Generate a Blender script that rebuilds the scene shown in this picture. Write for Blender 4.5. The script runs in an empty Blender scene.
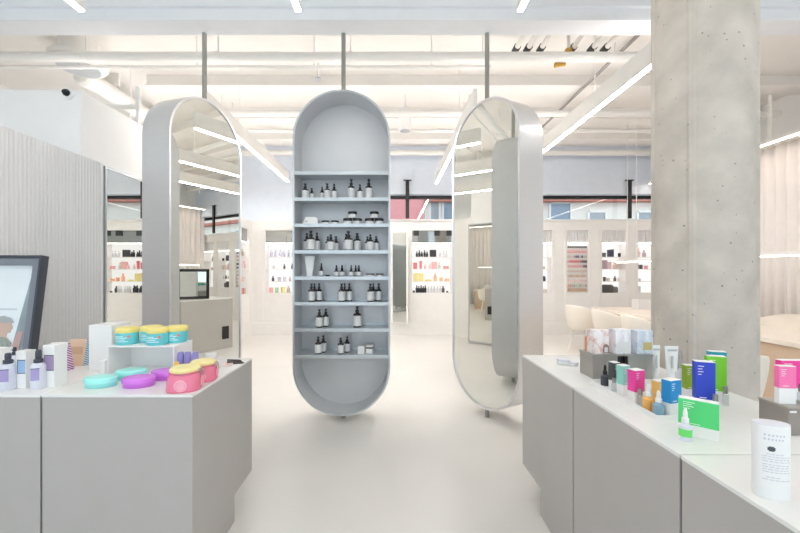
import bpy, bmesh, math, random
from mathutils import Vector, Matrix
random.seed(7)
PI = math.pi
SC = bpy.context.scene
COL = SC.collection

# ------------------------------------------------------------------ camera, world, exposure
EYE = 1.45
cam_d = bpy.data.cameras.new('camera'); cam = bpy.data.objects.new('camera', cam_d); COL.objects.link(cam)
cam.location = (0, 0, EYE); cam.rotation_euler = (PI/2, 0, 0)
cam_d.sensor_width = 36; cam_d.lens = 36*360/800
cam_d.shift_x = 9/800; cam_d.shift_y = 5.5/800
cam_d.clip_start = .05; cam_d.clip_end = 200
SC.camera = cam
SC.view_settings.view_transform = 'Standard'; SC.view_settings.look = 'None'
SC.view_settings.gamma = 1; SC.view_settings.use_curve_mapping = False
SC.view_settings.exposure = 0.0
try:
    SC.cycles.max_bounces = 14; SC.cycles.diffuse_bounces = 8; SC.cycles.glossy_bounces = 8
    SC.cycles.transparent_max_bounces = 12; SC.cycles.sample_clamp_indirect = 6
except Exception: pass
W = bpy.data.worlds.new('overcast_sky'); SC.world = W; W.use_nodes = True
wn = W.node_tree.nodes; wl = W.node_tree.links
bgn = wn['Background']; bgn.inputs['Strength'].default_value = 2.9
tc = wn.new('ShaderNodeTexCoord'); sx = wn.new('ShaderNodeSeparateXYZ'); rp = wn.new('ShaderNodeValToRGB')
wl.new(tc.outputs['Generated'], sx.inputs[0]); wl.new(sx.outputs['Z'], rp.inputs[0]); wl.new(rp.outputs[0], bgn.inputs[0])
rp.color_ramp.elements[0].color = (.80, .83, .88, 1); rp.color_ramp.elements[1].color = (.86, .92, 1, 1)
LED_POWER = 72.0       # radiance of the ceiling strips (down)
UP_POWER = 20.0        # radiance of the top strip added to brighten the ceiling
NICHE_LIGHT = 1.05      # radiance of the backlit niche panels

# ------------------------------------------------------------------ materials
def s2l(c):
    return tuple((v/255/12.92 if v/255 <= .04045 else ((v/255+.055)/1.055)**2.4) for v in c)
MATS = {}
def mat(name, rgb, rough=.5, metal=0, noise=0, nscale=6, spec=.5, coat=0, trans=0, bump=0, bscale=60, stretch=None, alpha=1, aniso=0):
    if name in MATS: return MATS[name]
    m = bpy.data.materials.new(name); m.use_nodes = True; MATS[name] = m
    nt = m.node_tree; b = nt.nodes['Principled BSDF']; c = s2l(rgb)
    b.inputs['Base Color'].default_value = (*c, 1); b.inputs['Roughness'].default_value = rough
    b.inputs['Metallic'].default_value = metal; b.inputs['Specular IOR Level'].default_value = spec
    b.inputs['Coat Weight'].default_value = coat; b.inputs['Transmission Weight'].default_value = trans
    b.inputs['Alpha'].default_value = alpha
    t = nt.nodes.new('ShaderNodeTexCoord')
    src = t.outputs['Object']
    if stretch:
        mp = nt.nodes.new('ShaderNodeMapping'); mp.inputs['Scale'].default_value = stretch
        nt.links.new(src, mp.inputs[0]); src = mp.outputs[0]
    n = nt.nodes.new('ShaderNodeTexNoise'); n.inputs['Scale'].default_value = nscale; n.inputs['Detail'].default_value = 5
    nt.links.new(src, n.inputs['Vector'])
    r = nt.nodes.new('ShaderNodeValToRGB'); nt.links.new(n.outputs['Fac'], r.inputs[0])
    k = noise if noise else .015
    r.color_ramp.elements[0].position = .3; r.color_ramp.elements[1].position = .7
    r.color_ramp.elements[0].color = (*[v*(1-k) for v in c], 1); r.color_ramp.elements[1].color = (*[min(1, v*(1+k)) for v in c], 1)
    nt.links.new(r.outputs[0], b.inputs['Base Color'])
    if bump:
        n2 = nt.nodes.new('ShaderNodeTexNoise'); n2.inputs['Scale'].default_value = bscale; nt.links.new(src, n2.inputs['Vector'])
        bu = nt.nodes.new('ShaderNodeBump'); bu.inputs['Strength'].default_value = bump; bu.inputs['Distance'].default_value = .01
        nt.links.new(n2.outputs['Fac'], bu.inputs['Height']); nt.links.new(bu.outputs[0], b.inputs['Normal'])
    return m
def emis(name, rgb, strength):
    if name in MATS: return MATS[name]
    m = bpy.data.materials.new(name); m.use_nodes = True; MATS[name] = m
    nt = m.node_tree; nt.nodes.remove(nt.nodes['Principled BSDF'])
    e = nt.nodes.new('ShaderNodeEmission'); e.inputs[0].default_value = (*s2l(rgb), 1); e.inputs[1].default_value = strength
    nt.links.new(e.outputs[0], nt.nodes['Material Output'].inputs[0])
    return m
def glass(name, tint=(235, 242, 242), mix=.08, rough=.0):
    if name in MATS: return MATS[name]
    m = bpy.data.materials.new(name); m.use_nodes = True; MATS[name] = m
    nt = m.node_tree; nt.nodes.remove(nt.nodes['Principled BSDF'])
    a = nt.nodes.new('ShaderNodeBsdfTransparent'); a.inputs[0].default_value = (*s2l(tint), 1)
    g = nt.nodes.new('ShaderNodeBsdfGlossy'); g.inputs['Roughness'].default_value = rough
    x = nt.nodes.new('ShaderNodeMixShader'); x.inputs[0].default_value = mix
    nt.links.new(a.outputs[0], x.inputs[1]); nt.links.new(g.outputs[0], x.inputs[2]); nt.links.new(x.outputs[0], nt.nodes['Material Output'].inputs[0])
    return m
def stripes(name, c1, c2, scale, rot=(0, 0, 0)):
    if name in MATS: return MATS[name]
    m = mat(name, c1, .5); nt = m.node_tree
    t = nt.nodes.new('ShaderNodeTexCoord'); mp = nt.nodes.new('ShaderNodeMapping'); mp.inputs['Rotation'].default_value = rot
    w = nt.nodes.new('ShaderNodeTexWave'); w.inputs['Scale'].default_value = scale; w.bands_direction = 'Z'
    r = nt.nodes.new('ShaderNodeValToRGB'); r.color_ramp.interpolation = 'CONSTANT'
    r.color_ramp.elements[0].color = (*s2l(c1), 1); r.color_ramp.elements[1].color = (*s2l(c2), 1); r.color_ramp.elements[1].position = .5
    nt.links.new(t.outputs['Object'], mp.inputs[0]); nt.links.new(mp.outputs[0], w.inputs[0]); nt.links.new(w.outputs['Fac'], r.inputs[0])
    nt.links.new(r.outputs[0], nt.nodes['Principled BSDF'].inputs['Base Color'])
    return m
def marble(name, c1, c2, c3, scale=14):
    if name in MATS: return MATS[name]
    m = mat(name, c1, .4); nt = m.node_tree
    t = nt.nodes.new('ShaderNodeTexCoord'); n = nt.nodes.new('ShaderNodeTexNoise')
    n.inputs['Scale'].default_value = scale; n.inputs['Distortion'].default_value = 2.2; n.inputs['Detail'].default_value = 6
    r = nt.nodes.new('ShaderNodeValToRGB')
    r.color_ramp.elements[0].position = .36; r.color_ramp.elements[0].color = (*s2l(c2), 1)
    r.color_ramp.elements[1].position = .68; r.color_ramp.elements[1].color = (*s2l(c3), 1)
    e = r.color_ramp.elements.new(.5); e.color = (*s2l(c1), 1)
    nt.links.new(t.outputs['Object'], n.inputs['Vector']); nt.links.new(n.outputs['Fac'], r.inputs[0])
    nt.links.new(r.outputs[0], nt.nodes['Principled BSDF'].inputs['Base Color'])
    return m

M_floor = mat('poured_floor', (226, 223, 219), .32, noise=.02, nscale=1.5, spec=.4)
M_wall = mat('white_paint', (240, 239, 238), .7, noise=.012)
M_cool = mat('daylight_tinted_white', (232, 240, 252), .6)  # bulkhead white with the bluish daylight from outside put into its colour
M_ceil = mat('cream_ceiling', (243, 240, 236), .8, noise=.02, nscale=2)
M_pipe = mat('white_pipe_paint', (240, 238, 234), .5)
M_panel = mat('warm_white_panel', (241, 239, 236), .55)
M_reed = mat('reeded_grey_panel', (224, 223, 223), .6)
M_taupe = mat('taupe_laminate', (180, 176, 173), .38, noise=.015, spec=.5)
M_top = mat('white_counter_top', (238, 238, 236), .25)
M_gap = mat('dark_gap', (70, 70, 74), .6)
M_steel = mat('brushed_steel', (236, 237, 240), .34, 1, noise=.02, nscale=5, stretch=(1, 1, 60), spec=.5)
M_bluesteel = mat('blue_grey_coat', (208, 209, 211), .38, .3, noise=.03, nscale=3)
M_shelf = mat('shelf_grey', (196, 202, 206), .3, .5)
M_mirror = mat('silvered_glass', (236, 238, 234), .005, 1)
M_rod = mat('rod_steel', (168, 168, 164), .35, .9)
M_black = mat('black_metal', (22, 23, 26), .45)
M_blackpl = mat('black_plastic', (24, 23, 24), .3)
M_amber = mat('dark_amber_glass', (34, 24, 20), .12, coat=.5)
M_label = mat('label_paper', (226, 226, 226), .6)
M_white = mat('white_plastic', (240, 240, 240), .35)
M_card = mat('white_card', (242, 241, 240), .55)
M_ink = mat('grey_ink', (120, 124, 130), .6)
M_gold = mat('brass', (176, 140, 66), .4, .8)
M_darkgrey = mat('dark_grey_frame', (66, 70, 80), .4, .2)
M_midgrey = mat('grey_bezel', (128, 134, 144), .45, .2)
M_clear = glass('clear_acrylic', (240, 244, 246), .12, .03)
M_pane = glass('window_pane', (236, 242, 244), .06)
M_up = emis('ceiling_fill_glow', (255, 250, 246), UP_POWER)
M_led = emis('led_diffuser', (255, 250, 244), LED_POWER)
M_warm = emis('warm_led', (255, 240, 226), 8)
M_nled = emis('product_fill_glow', (255, 250, 246), 9)
M_back = emis('backlit_panel', (255, 252, 249), NICHE_LIGHT)
M_conc = None

# ------------------------------------------------------------------ mesh helpers
def box(bm, x0, x1, y0, y1, z0, z1):
    v = [bm.verts.new(p) for p in ((x0,y0,z0),(x1,y0,z0),(x1,y1,z0),(x0,y1,z0),(x0,y0,z1),(x1,y0,z1),(x1,y1,z1),(x0,y1,z1))]
    for f in ((0,3,2,1),(4,5,6,7),(0,1,5,4),(1,2,6,5),(2,3,7,6),(3,0,4,7)): bm.faces.new([v[i] for i in f])
    return bm
def bx(*a): return box(bmesh.new(), *a)
def cyl(bm, p, q, r, r2=None, n=16):
    p, q = Vector(p), Vector(q); d = (q-p).normalized(); r2 = r if r2 is None else r2
    a = d.orthogonal().normalized(); b = d.cross(a)
    A = [bm.verts.new(p+(a*math.cos(2*PI*i/n)+b*math.sin(2*PI*i/n))*r) for i in range(n)]
    B = [bm.verts.new(q+(a*math.cos(2*PI*i/n)+b*math.sin(2*PI*i/n))*r2) for i in range(n)]
    for i in range(n):
        j = (i+1) % n; f = bm.faces.new((A[i], A[j], B[j], B[i])); f.smooth = True
    bm.faces.new(A[::-1]); bm.faces.new(B); return bm
def lathe(prof, n=24, bm=None, sx=1, sy=1, off=(0, 0, 0), pw=2):
    """prof: list of (radius, z). pw>2 gives a rounded-square section."""
    bm = bm or bmesh.new(); rings = []
    def pt(i):
        a = 2*PI*i/n; c, s = math.cos(a), math.sin(a)
        k = 1/((abs(c)**pw+abs(s)**pw)**(1/pw)); return c*k, s*k
    for r, z in prof:
        if r < 1e-6: rings.append([bm.verts.new((off[0], off[1], off[2]+z))])
        else: rings.append([bm.verts.new((off[0]+r*sx*pt(i)[0], off[1]+r*sy*pt(i)[1], off[2]+z)) for i in range(n)])
    for A, B in zip(rings, rings[1:]):
        for i in range(n):
            j = (i+1) % n
            if len(A) == 1 and len(B) == 1: continue
            if len(A) == 1: f = bm.faces.new((A[0], B[j], B[i]))
            elif len(B) == 1: f = bm.faces.new((A[i], A[j], B[0]))
            else: f = bm.faces.new((A[i], A[j], B[j], B[i]))
            f.smooth = True
    if len(rings[0]) > 1: bm.faces.new(rings[0][::-1])
    if len(rings[-1]) > 1: bm.faces.new(rings[-1])
    return bm
def prism(pts, a0, a1, axis='x', bm=None):
    """pts: closed outline in the two other axes (order y,z / x,z / x,y)"""
    bm = bm or bmesh.new()
    def mk(u, v, w): return {'x': (w, u, v), 'y': (u, w, v), 'z': (u, v, w)}[axis]
    A = [bm.verts.new(mk(u, v, a0)) for u, v in pts]; B = [bm.verts.new(mk(u, v, a1)) for u, v in pts]
    n = len(pts)
    for i in range(n): bm.faces.new((A[i], A[(i+1) % n], B[(i+1) % n], B[i]))
    bm.faces.new(A[::-1]); bm.faces.new(B)
    bmesh.ops.recalc_face_normals(bm, faces=bm.faces); return bm
def tube(pts, r, n=8, bm=None):
    bm = bm or bmesh.new()
    for p, q in zip(pts, pts[1:]): cyl(bm, p, q, r, n=n)
    return bm
def obj(name, bm, m, parent=None, loc=(0, 0, 0), rot=(0, 0, 0), bevel=0, sharp=35, seg=2):
    me = bpy.data.meshes.new(name); bm.normal_update(); bm.to_mesh(me); bm.free()
    me.materials.append(m)
    try: me.set_sharp_from_angle(angle=math.radians(sharp))
    except Exception: pass
    o = bpy.data.objects.new(name, me); COL.objects.link(o); o.parent = parent; o.location = loc; o.rotation_euler = rot
    if bevel:
        b = o.modifiers.new('bevel', 'BEVEL'); b.width = bevel; b.segments = seg; b.limit_method = 'ANGLE'
    return o
def tag(o, label, cat, group=None, kind=None):
    if label: o['label'] = label
    if cat: o['category'] = cat
    if group: o['group'] = group
    if kind: o['kind'] = kind
    return o
def thing(name, label, cat, loc=(0, 0, 0), rotz=0, group=None):
    o = bpy.data.objects.new(name, None); COL.objects.link(o); o.location = loc; o.rotation_euler = (0, 0, rotz); o.empty_display_size = .05
    return tag(o, label, cat, group)
KIDS = {}
def kids(o):
    return [c for c in o.children]
def dup(o, loc, rotz=None, label=None, group=None, parent=None):
    c = o.copy(); COL.objects.link(c); c.parent = parent
    if loc is not None: c.location = loc
    if rotz is not None: c.rotation_euler = (c.rotation_euler[0], c.rotation_euler[1], rotz)
    if label: c['label'] = label
    if group: c['group'] = group
    for k in list(o.children): dup(k, None, parent=c)
    return c
def struct(name, bm, m, label=None, cat=None, bevel=0, loc=(0, 0, 0)):
    o = obj(name, bm, m, None, loc, bevel=bevel); o['kind'] = 'structure'
    return tag(o, label or name.replace('_', ' ')+' of the shop', cat or name.split('_')[0])
ORD = ['leftmost', 'second from left', 'third from left', 'fourth from left', 'fifth from left', 'sixth from left', 'seventh from left',
       'eighth from left', 'ninth from left', 'tenth from left', 'eleventh from left', 'twelfth from left', 'thirteenth from left']
CZ = .888      # counter top height

# ------------------------------------------------------------------ room shell
XL, XR, YF, YB, CEIL = -6.0, 6.5, -3.0, 8.3, 4.35
struct('floor', bx(XL-.3, XR+.3, YF-.3, YB+.4, -.12, 0), M_floor, 'pale seamless poured floor of the shop')
struct('ceiling', bx(XL-.3, XR+.3, YF-.3, YB+.4, CEIL, CEIL+.15), M_ceil, 'cream painted open ceiling of the shop')
struct('wall_left', bx(XL-.15, XL, YF, YB, 0, CEIL), M_wall, 'far left side wall of the shop')
struct('wall_right', bx(XR, XR+.15, YF, YB, 0, CEIL), M_wall, 'right side wall behind the curtain')

# front wall with shop windows (behind the viewer)
b = bmesh.new(); box(b, XL, XR, YF-.2, YF, 0, .25); box(b, XL, XR, YF-.2, YF, 3.75, CEIL)
for x in (-6.0, -3.1, 0.1, 3.2, 6.2): box(b, x, x+.3, YF-.2, YF, .25, 3.75)
struct('wall_front', b, M_wall, 'street front wall of the shop with window openings')
for i, x in enumerate((-5.7, -2.8, .4, 3.5)):
    w = struct('window_%d' % (i+1), bx(x, x+(2.6 if i == 0 else 2.8 if i in (1, 2) else 2.7), YF-.11, YF-.1, .25, 3.75), M_pane, 'shop front window pane facing the street')
    wd = 2.6 if i == 0 else 2.8 if i in (1, 2) else 2.7
    f = bmesh.new(); box(f, x, x+.05, YF-.14, YF-.06, .25, 3.75); box(f, x+wd-.05, x+wd, YF-.14, YF-.06, .25, 3.75)
    box(f, x+.05, x+wd-.05, YF-.14, YF-.06, .25, .3); box(f, x+.05, x+wd-.05, YF-.14, YF-.06, 3.7, 3.75)
    obj('window_frame', f, M_black, w)

# back wall: lower niche wall, clerestory, bulkhead
BACKTOP = 2.625
NL, NH = .955, 2.12          # lit opening
# niche centre, opening width
NICHES = [(-2.52, .78), (.945, .93), (3.44, .56), (4.31, .50), (5.14, .56), (5.97, .56)]
b = bmesh.new(); xs = -3.2
for cx, w in NICHES:
    box(b, xs, cx-w/2, YB, YB+.3, 0, BACKTOP); box(b, cx-w/2, cx+w/2, YB, YB+.3, 0, NL); box(b, cx-w/2, cx+w/2, YB, YB+.3, NH+.30, BACKTOP)
    xs = cx+w/2
box(b, xs, XR, YB, YB+.3, 0, BACKTOP)
struct('wall_back', b, M_panel, 'warm white panelled back wall with lit niches')
b = bmesh.new(); box(b, -.2, XR, YB-.12, YB+.3, 3.22, 4.0); box(b, -.2, XR, YB+.02, YB+.3, 4.0, CEIL); box(b, -6, -.2, YB, YB+.3, BACKTOP, CEIL)
struct('wall_bulkhead', b, M_cool, 'white bulkhead over the high back window, with daylight tint painted in')
struct('trim_1', bx(-.2, XR, YB-.04, YB+.1, BACKTOP, BACKTOP+.035), M_wall, 'white sill ledge under the high back window')
b = bmesh.new(); box(b, -.2, XR, YB+.05, YB+.13, 3.15, 3.22)
for x in (-.2, 6.4): box(b, x, x+.08, YB+.05, YB+.13, BACKTOP+.035, 3.15)
w = struct('window_5', b, M_black, 'high strip window over the back wall')
obj('window_pane', bx(-.12, 6.4, YB+.085, YB+.095, BACKTOP+.035, 3.15), M_pane, w)
for i, x in enumerate((.37, 5.38)):
    b = bmesh.new(); box(b, x-.04, x+.04, YB-.2, YB-.15, BACKTOP+.035, 3.51); box(b, x-.09, x+.09, YB-.2, YB-.15, 3.51, 3.53)
    struct('trim_%d' % (i+2), b, M_black, ('black post over the back wall left of the right mirror pill', 'black post over the back wall beside the concrete column')[i], 'post')
struct('baseboard_back', bx(-3.2, XR, YB-.04, YB, 0, .28), M_panel, 'white plinth along the back wall')
# left recess wall with one niche facing right
XN = -3.2; b = bmesh.new(); NY0, NY1 = 7.45, 8.12
box(b, XN-.3, XN, 5.0, NY0, 0, BACKTOP); box(b, XN-.3, XN, NY1, YB, 0, BACKTOP); box(b, XN-.3, XN, NY0, NY1, 0, NL); box(b, XN-.3, XN, NY0, NY1, NH+.30, BACKTOP)
struct('wall_left_recess', b, M_panel, 'white panelled side wall with one lit niche behind the left mirror')
struct('wall_left_upper', bx(-6, -3.5, 5.0, YB, 0, 2.66), M_wall, 'white upper left side wall beyond the partition')
# partition and the white block above it
def reeded(y0, y1, pitch, x, z0, z1, amp):
    pts = []; n = int((y1-y0)/pitch); st = 6
    for k in range(n):
        for s in range(st):
            t = s/st; pts.append((y0+(k+t)*pitch, x+amp*math.sin(PI*t)))
    pts.append((y1, x))
    bm = bmesh.new(); A = [bm.verts.new((px, py, z0)) for py, px in pts]; B = [bm.verts.new((px, py, z1)) for py, px in pts]
    for i in range(len(pts)-1):
        f = bm.faces.new((A[i], A[i+1], B[i+1], B[i])); f.smooth = True
    C = [bm.verts.new(p) for p in ((x-.12, y0, z0), (x-.12, y1, z0), (x-.12, y0, z1), (x-.12, y1, z1))]
    bm.faces.new([C[2]]+B+[C[3]]); bm.faces.new((A[0], B[0], C[2], C[0])); bm.faces.new((A[-1], C[1], C[3], B[-1])); bm.faces.new((C[0], C[2], C[3], C[1]))
    bmesh.ops.recalc_face_normals(bm, faces=bm.faces); return bm
struct('wall_partition_reeded', reeded(2.37, 3.27, .03, -2.612, 0, 2.43, .012), M_reed, 'pale grey fluted partition panel behind the left counter', 'wall')
struct('wall_partition_core', bx(-2.75, -2.635, 3.275, 5.0, 0, 2.43), M_reed, 'plain partition wall carrying the tall mirror', 'wall')
b = bmesh.new(); box(b, -6, -2.755, 3.2, 5.0, 0, 3.08)
struct('wall_block', b, M_wall, 'white boxed-in volume above the fluted partition', 'wall', bevel=.02)
m = thing('wall_mirror', 'tall frameless wall mirror after the fluted partition, reflecting the niches', 'mirror', (-2.635, 3.285, .04))
obj('mirror_glass', bx(0, .02, .02, 1.69, .02, 2.36), M_mirror, m)
f = bmesh.new(); box(f, 0, .03, 0, .02, 0, 2.38); box(f, 0, .03, 1.69, 1.71, 0, 2.38); box(f, 0, .03, .02, 1.69, 2.36, 2.38); box(f, 0, .03, .02, 1.69, 0, .02)
obj('mirror_frame', f, M_shelf, m)
# street outside
struct('street_outside', bx(-25, 30, YB+.6, 26, -.3, -.1), mat('asphalt', (120, 120, 122), .9), 'street surface outside the back window', 'street')
def building(name, label, x0, x1, m, wins, group=None, cornice=None):
    t = thing(name, label, 'building', ((x0+x1)/2, 14, -.1)); ox = (x0+x1)/2
    obj('wall', bx(x0-ox, x1-ox, 0, 5, 0, 10), m, t)
    for (a, c, z0, z1, mm) in wins:
        f = bmesh.new()
        for q in ((a-.08, a, z0, z1), (c, c+.08, z0, z1), (a, c, z1, z1+.1), (a, c, z0-.06, z0)): box(f, q[0]-ox, q[1]-ox, -.06, .02, q[2]+.1, q[3]+.1)
        w = obj('window', f, mat('stone_trim', (226, 222, 216), .8), t)
        obj('pane', bx(a-ox, c-ox, -.02, .01, z0+.1, z1+.1), mm, w)
    if cornice: obj('cornice', bx(x0-ox, x1-ox, -.25, 0, cornice, cornice+.16), mat('terracotta', (176, 108, 92), .8), t)
M_wblue = mat('blue_grey_pane', (126, 144, 160), .2); M_wgrey = mat('grey_pane', (150, 156, 160), .2)
building('apartment_building', 'pink rendered building seen through the high back window', -14, 1.28, mat('pink_render', (226, 150, 150), .9), [(-1.5, -.6, 2.6, 4.0, M_wblue)])
building('apartment_building', 'cream stone building with grey windows seen through the high back window', 1.3, 22, mat('cream_stone', (222, 214, 204), .9, noise=.05, nscale=2),
         [(1.55, 1.85, 2.6, 4.3, M_wgrey), (2.05, 2.75, 2.6, 4.6, M_wblue), (6.2, 6.95, 2.4, 4.1, M_wblue), (7.7, 8.3, 2.4, 3.75, M_wgrey), (9.6, 10.3, 2.4, 3.75, M_wgrey), (12, 12.7, 2.4, 3.75, M_wgrey)], cornice=4.25)

# ------------------------------------------------------------------ ceiling services
def beam(name, label, *a): return struct(name, bx(*a), M_cool, label, 'beam')
b = bmesh.new(); box(b, XL, XR, 3.404, 3.625, 3.833, 3.95); box(b, XL, XR, 3.47, 3.56, 3.95, CEIL); box(b, XL, XR, 3.37, 3.404, 3.94, 3.955)
struct('beam_1', b, mat('girder_paint', (238, 240, 244), .55), 'cool white steel ceiling girder carrying the pill rods', 'beam')
for i, (y, z) in enumerate(((5.3, 4.2), (6.35, 4.17), (7.3, 4.15))):
    b = bmesh.new(); box(b, -3.6, XR, y, y+.16, z, CEIL); box(b, -3.6, XR, y-.05, y+.21, z-.03, z)
    struct('beam_%d' % (i+2), b, M_ceil, 'cream ceiling beam, %s behind the girder' % ('first', 'second', 'third')[i], 'beam')
def pipe(label, x0, x1, y, z, r, n_h=4, m=None):
    t = thing('ceiling_pipe', label, 'pipe', ((x0+x1)/2, y, z)); L = (x1-x0)/2
    obj('pipe_run', cyl(bmesh.new(), (-L, 0, 0), (L, 0, 0), r), m or M_pipe, t)
    for k in range(n_h):
        x = -L+(k+.5)*2*L/n_h
        b = cyl(bmesh.new(), (x, 0, r*.8), (x, 0, CEIL-z), .008, n=8); cyl(b, (x-.02, 0, 0), (x+.02, 0, 0), r*1.15, n=16)
        obj('hanger', b, M_pipe, t)
pipe('thick white pipe across the ceiling just behind the girder', -5.9, 3.4, 4.22, 3.97, .055, 6)
pipe('thin white pipe below the thick one behind the girder', -5.9, 1.2, 4.36, 3.93, .022, 5)
pipe('white pipe across the ceiling behind the first cream beam', -3.7, 6.2, 5.75, 3.98, .05, 5)
pipe('slim white pipe across the ceiling near the second cream beam', -3.7, 6.2, 6.15, 3.86, .028, 5)
pipe('long white pipe across the ceiling before the back bulkhead', -3.7, 6.2, 7.75, 4.02, .06, 5)
t = thing('air_duct', 'big white round duct running back over the left partition', 'duct', (-4.1, 4.75, 4.06))
obj('duct_run', cyl(bmesh.new(), (0, .15, 0), (0, 2.3, 0), .125, n=24), M_pipe, t)
obj('duct_end', lathe([(.14, 0), (.14, .12), (.1, .16)], 24, off=(0, 0, 0)), M_pipe, t, rot=(PI/2, 0, 0), loc=(0, .17, 0))
for y in (.5, 1.8): obj('bracket', bx(-.14, .14, y-.015, y+.015, .1, CEIL-4.06), M_pipe, t)
t = thing('ceiling_diffuser', 'round white air diffuser on the ceiling over the left counter', 'vent', (-3.9, 4.5, 4.0))
obj('diffuser_disc', lathe([(.1, .0), (.26, .0), (.30, .05), (.30, .1), (.2, .14), (.2, .35)], 32), M_pipe, t)
obj('grille_ring', lathe([(.16, -.012), (.22, -.012), (.22, 0), (.16, 0)], 32), M_shelf, t)
t = thing('ceiling_speaker', 'white cylindrical speaker hanging left of the right mirror pill', 'speaker', (.23, 5.9, 3.76))
obj('speaker_body', lathe([(.10, 0), (.105, .02), (.085, .36), (.06, .38)], 24), M_wall, t); obj('stem', cyl(bmesh.new(), (0, 0, .38), (0, 0, .59), .012, n=8), M_pipe, t)
obj('speaker_grille', lathe([(.08, -.004), (.08, 0)], 20), M_shelf, t)
def sprink(x, y, label):
    t = thing('sprinkler_head', label, 'sprinkler', (x, y, 4.1)); obj('stem', cyl(bmesh.new(), (0, 0, .02), (0, 0, .25), .015, n=8), M_pipe, t)
    obj('deflector', lathe([(.02, .03), (.05, .0), (.05, -.01)], 12), M_shelf, t)
sprink(-1.0, 4.95, 'small sprinkler head above the open pill display')
for k, (x, g) in enumerate(((1.52, 0), (1.66, 0), (1.82, 0), (2.2, 1), (2.44, 1), (2.6, 1))):
    t = thing('capped_pipe', ('%s of three white pipe stubs with black cap over the right mirror pill' if not g else '%s of three white pipe stubs with black cap by the brass valve') % ('left', 'middle', 'right')[k % 3], 'pipe', (x, 3.70, 4.16), 0, ('capped pipes over the mirror pill', 'capped pipes by the valve')[g])
    obj('pipe_stub', cyl(bmesh.new(), (0, 0, 0), (0, .62, 0), .032), M_pipe, t); obj('pipe_cap', cyl(bmesh.new(), (0, .62, 0), (0, .72, 0), .042), M_black, t)
    obj('bracket', bx(-.02, .02, .1, .14, .02, .19), M_pipe, t)
t = thing('pipe_valve', 'brass valve assembly on the ceiling right of the right mirror pill', 'valve', (2.1, 4.3, 4.02))
b = cyl(bmesh.new(), (-.09, 0, 0), (.12, 0, .02), .035); cyl(b, (.02, 0, -.02), (.02, 0, .09), .04); obj('valve_body', b, M_gold, t)
obj('outlet', cyl(bmesh.new(), (-.14, .02, -.09), (-.02, .0, -.08), .028), M_gold, t); obj('riser_pipe', cyl(bmesh.new(), (.02, 0, .09), (.02, 0, .33), .02), M_pipe, t)
obj('outlet_elbow', cyl(bmesh.new(), (-.06, 0, -.1), (-.04, 0, .0), .024), M_gold, t)
t = tag(obj('red_cable', tube([(3.9+.03*math.sin(i), 5.2-.02*i, 4.34-.04*i+.006*i*i) for i in range(8)], .012), mat('red_sheath', (190, 90, 70), .5)), 'short drooping red cable on the ceiling beside the column', 'cable')
t = thing('conduit_track', 'thin grey conduit running back under the ceiling right of the right mirror pill', 'conduit', (2.8, 3.7, 4.12))
obj('rail_run', bx(-.015, .015, 0, 3.4, 0, .03), mat('conduit_grey', (150, 148, 146), .5), t)
for y in (.4, 1.7, 3.0): obj('hanger', cyl(bmesh.new(), (0, y, .03), (0, y, .23), .006, n=6), M_pipe, t)
t = thing('ceiling_bracket', 'white square steel bracket frame standing on the block left of the left pill', 'bracket', (-2.99, 3.95, 3.08))
b = bmesh.new(); box(b, .2, .235, -.02, .02, 0, .40); box(b, -.25, .2, -.02, .02, .16, .20); box(b, -.25, -.21, -.02, .02, 0, .16); obj('steel_frame', b, M_pipe, t)
t = thing('security_camera', 'small white security camera with black lens high on the white block', 'security camera', (-2.86, 3.2, 3.03))
obj('camera_base', cyl(bmesh.new(), (0, 0, 0), (0, -.025, 0), .05, n=24), M_white, t); obj('camera_lens', lathe([(.03, 0), (.03, .012), (.02, .03), (0, .034)], 20), M_black, t, rot=(PI/2, 0, 0), loc=(0, -.025, 0))

M_led_soft = emis('led_diffuser_soft', (255, 250, 244), LED_POWER*.3)
M_up_soft = emis('ceiling_fill_glow_soft', (255, 250, 246), UP_POWER*.3)
def led(label, x, y0, y1, z=3.30):
    t = thing('led_strip_light', label, 'ceiling light', (x, y0, z), 0, 'linear ceiling lights')
    obj('light_housing', bx(-.022, .022, 0, y1-y0, .012, .22), M_pipe, t)
    obj('light_diffuser', bx(-.019, .019, .01, y1-y0-.01, 0, .012), M_led if y0 > 0 else M_led_soft, t)
    obj('ceiling_fill_strip', bx(-.017, .017, .01, y1-y0-.01, .215, .2205), M_up if y0 > 0 else M_up_soft, t)  # glowing strip added on the housing top to brighten the ceiling
    b = bmesh.new()
    for y in (.95, (y1-y0)-.4): cyl(b, (0, y, .22), (0, y, CEIL-z), .005, n=6)
    obj('suspension_cable', b, M_pipe, t)
led('bright strip light behind the left mirror pill, running back to the open display', -2.12, 4.1, 7.4)
led('bright strip light hidden mostly behind the open pill display', -.64, 4.1, 7.4)
led('bright strip light ending left of the right mirror pill', .95, 4.06, 7.55)
led('long bright strip light between the right mirror pill and the concrete column', 2.35, 3.2, 7.5)
led('unseen strip light added beyond the white block to brighten the left side', -3.65, 4.1, 7.4)  # hidden from view, added to lift the dim left ceiling area
led('short strip light end at the top left corner of the room', -2.2, -1.0, 2.57)
led('short strip light end at the top above the open pill display', -.66, -1.0, 2.57)
led('short strip light end at the top right of the middle', .92, -1.0, 2.57)
led('unseen strip light nearest the right side of the room, kept for its light', 2.7, -1.0, 1.9)  # out of view, kept for the light it gives

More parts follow.
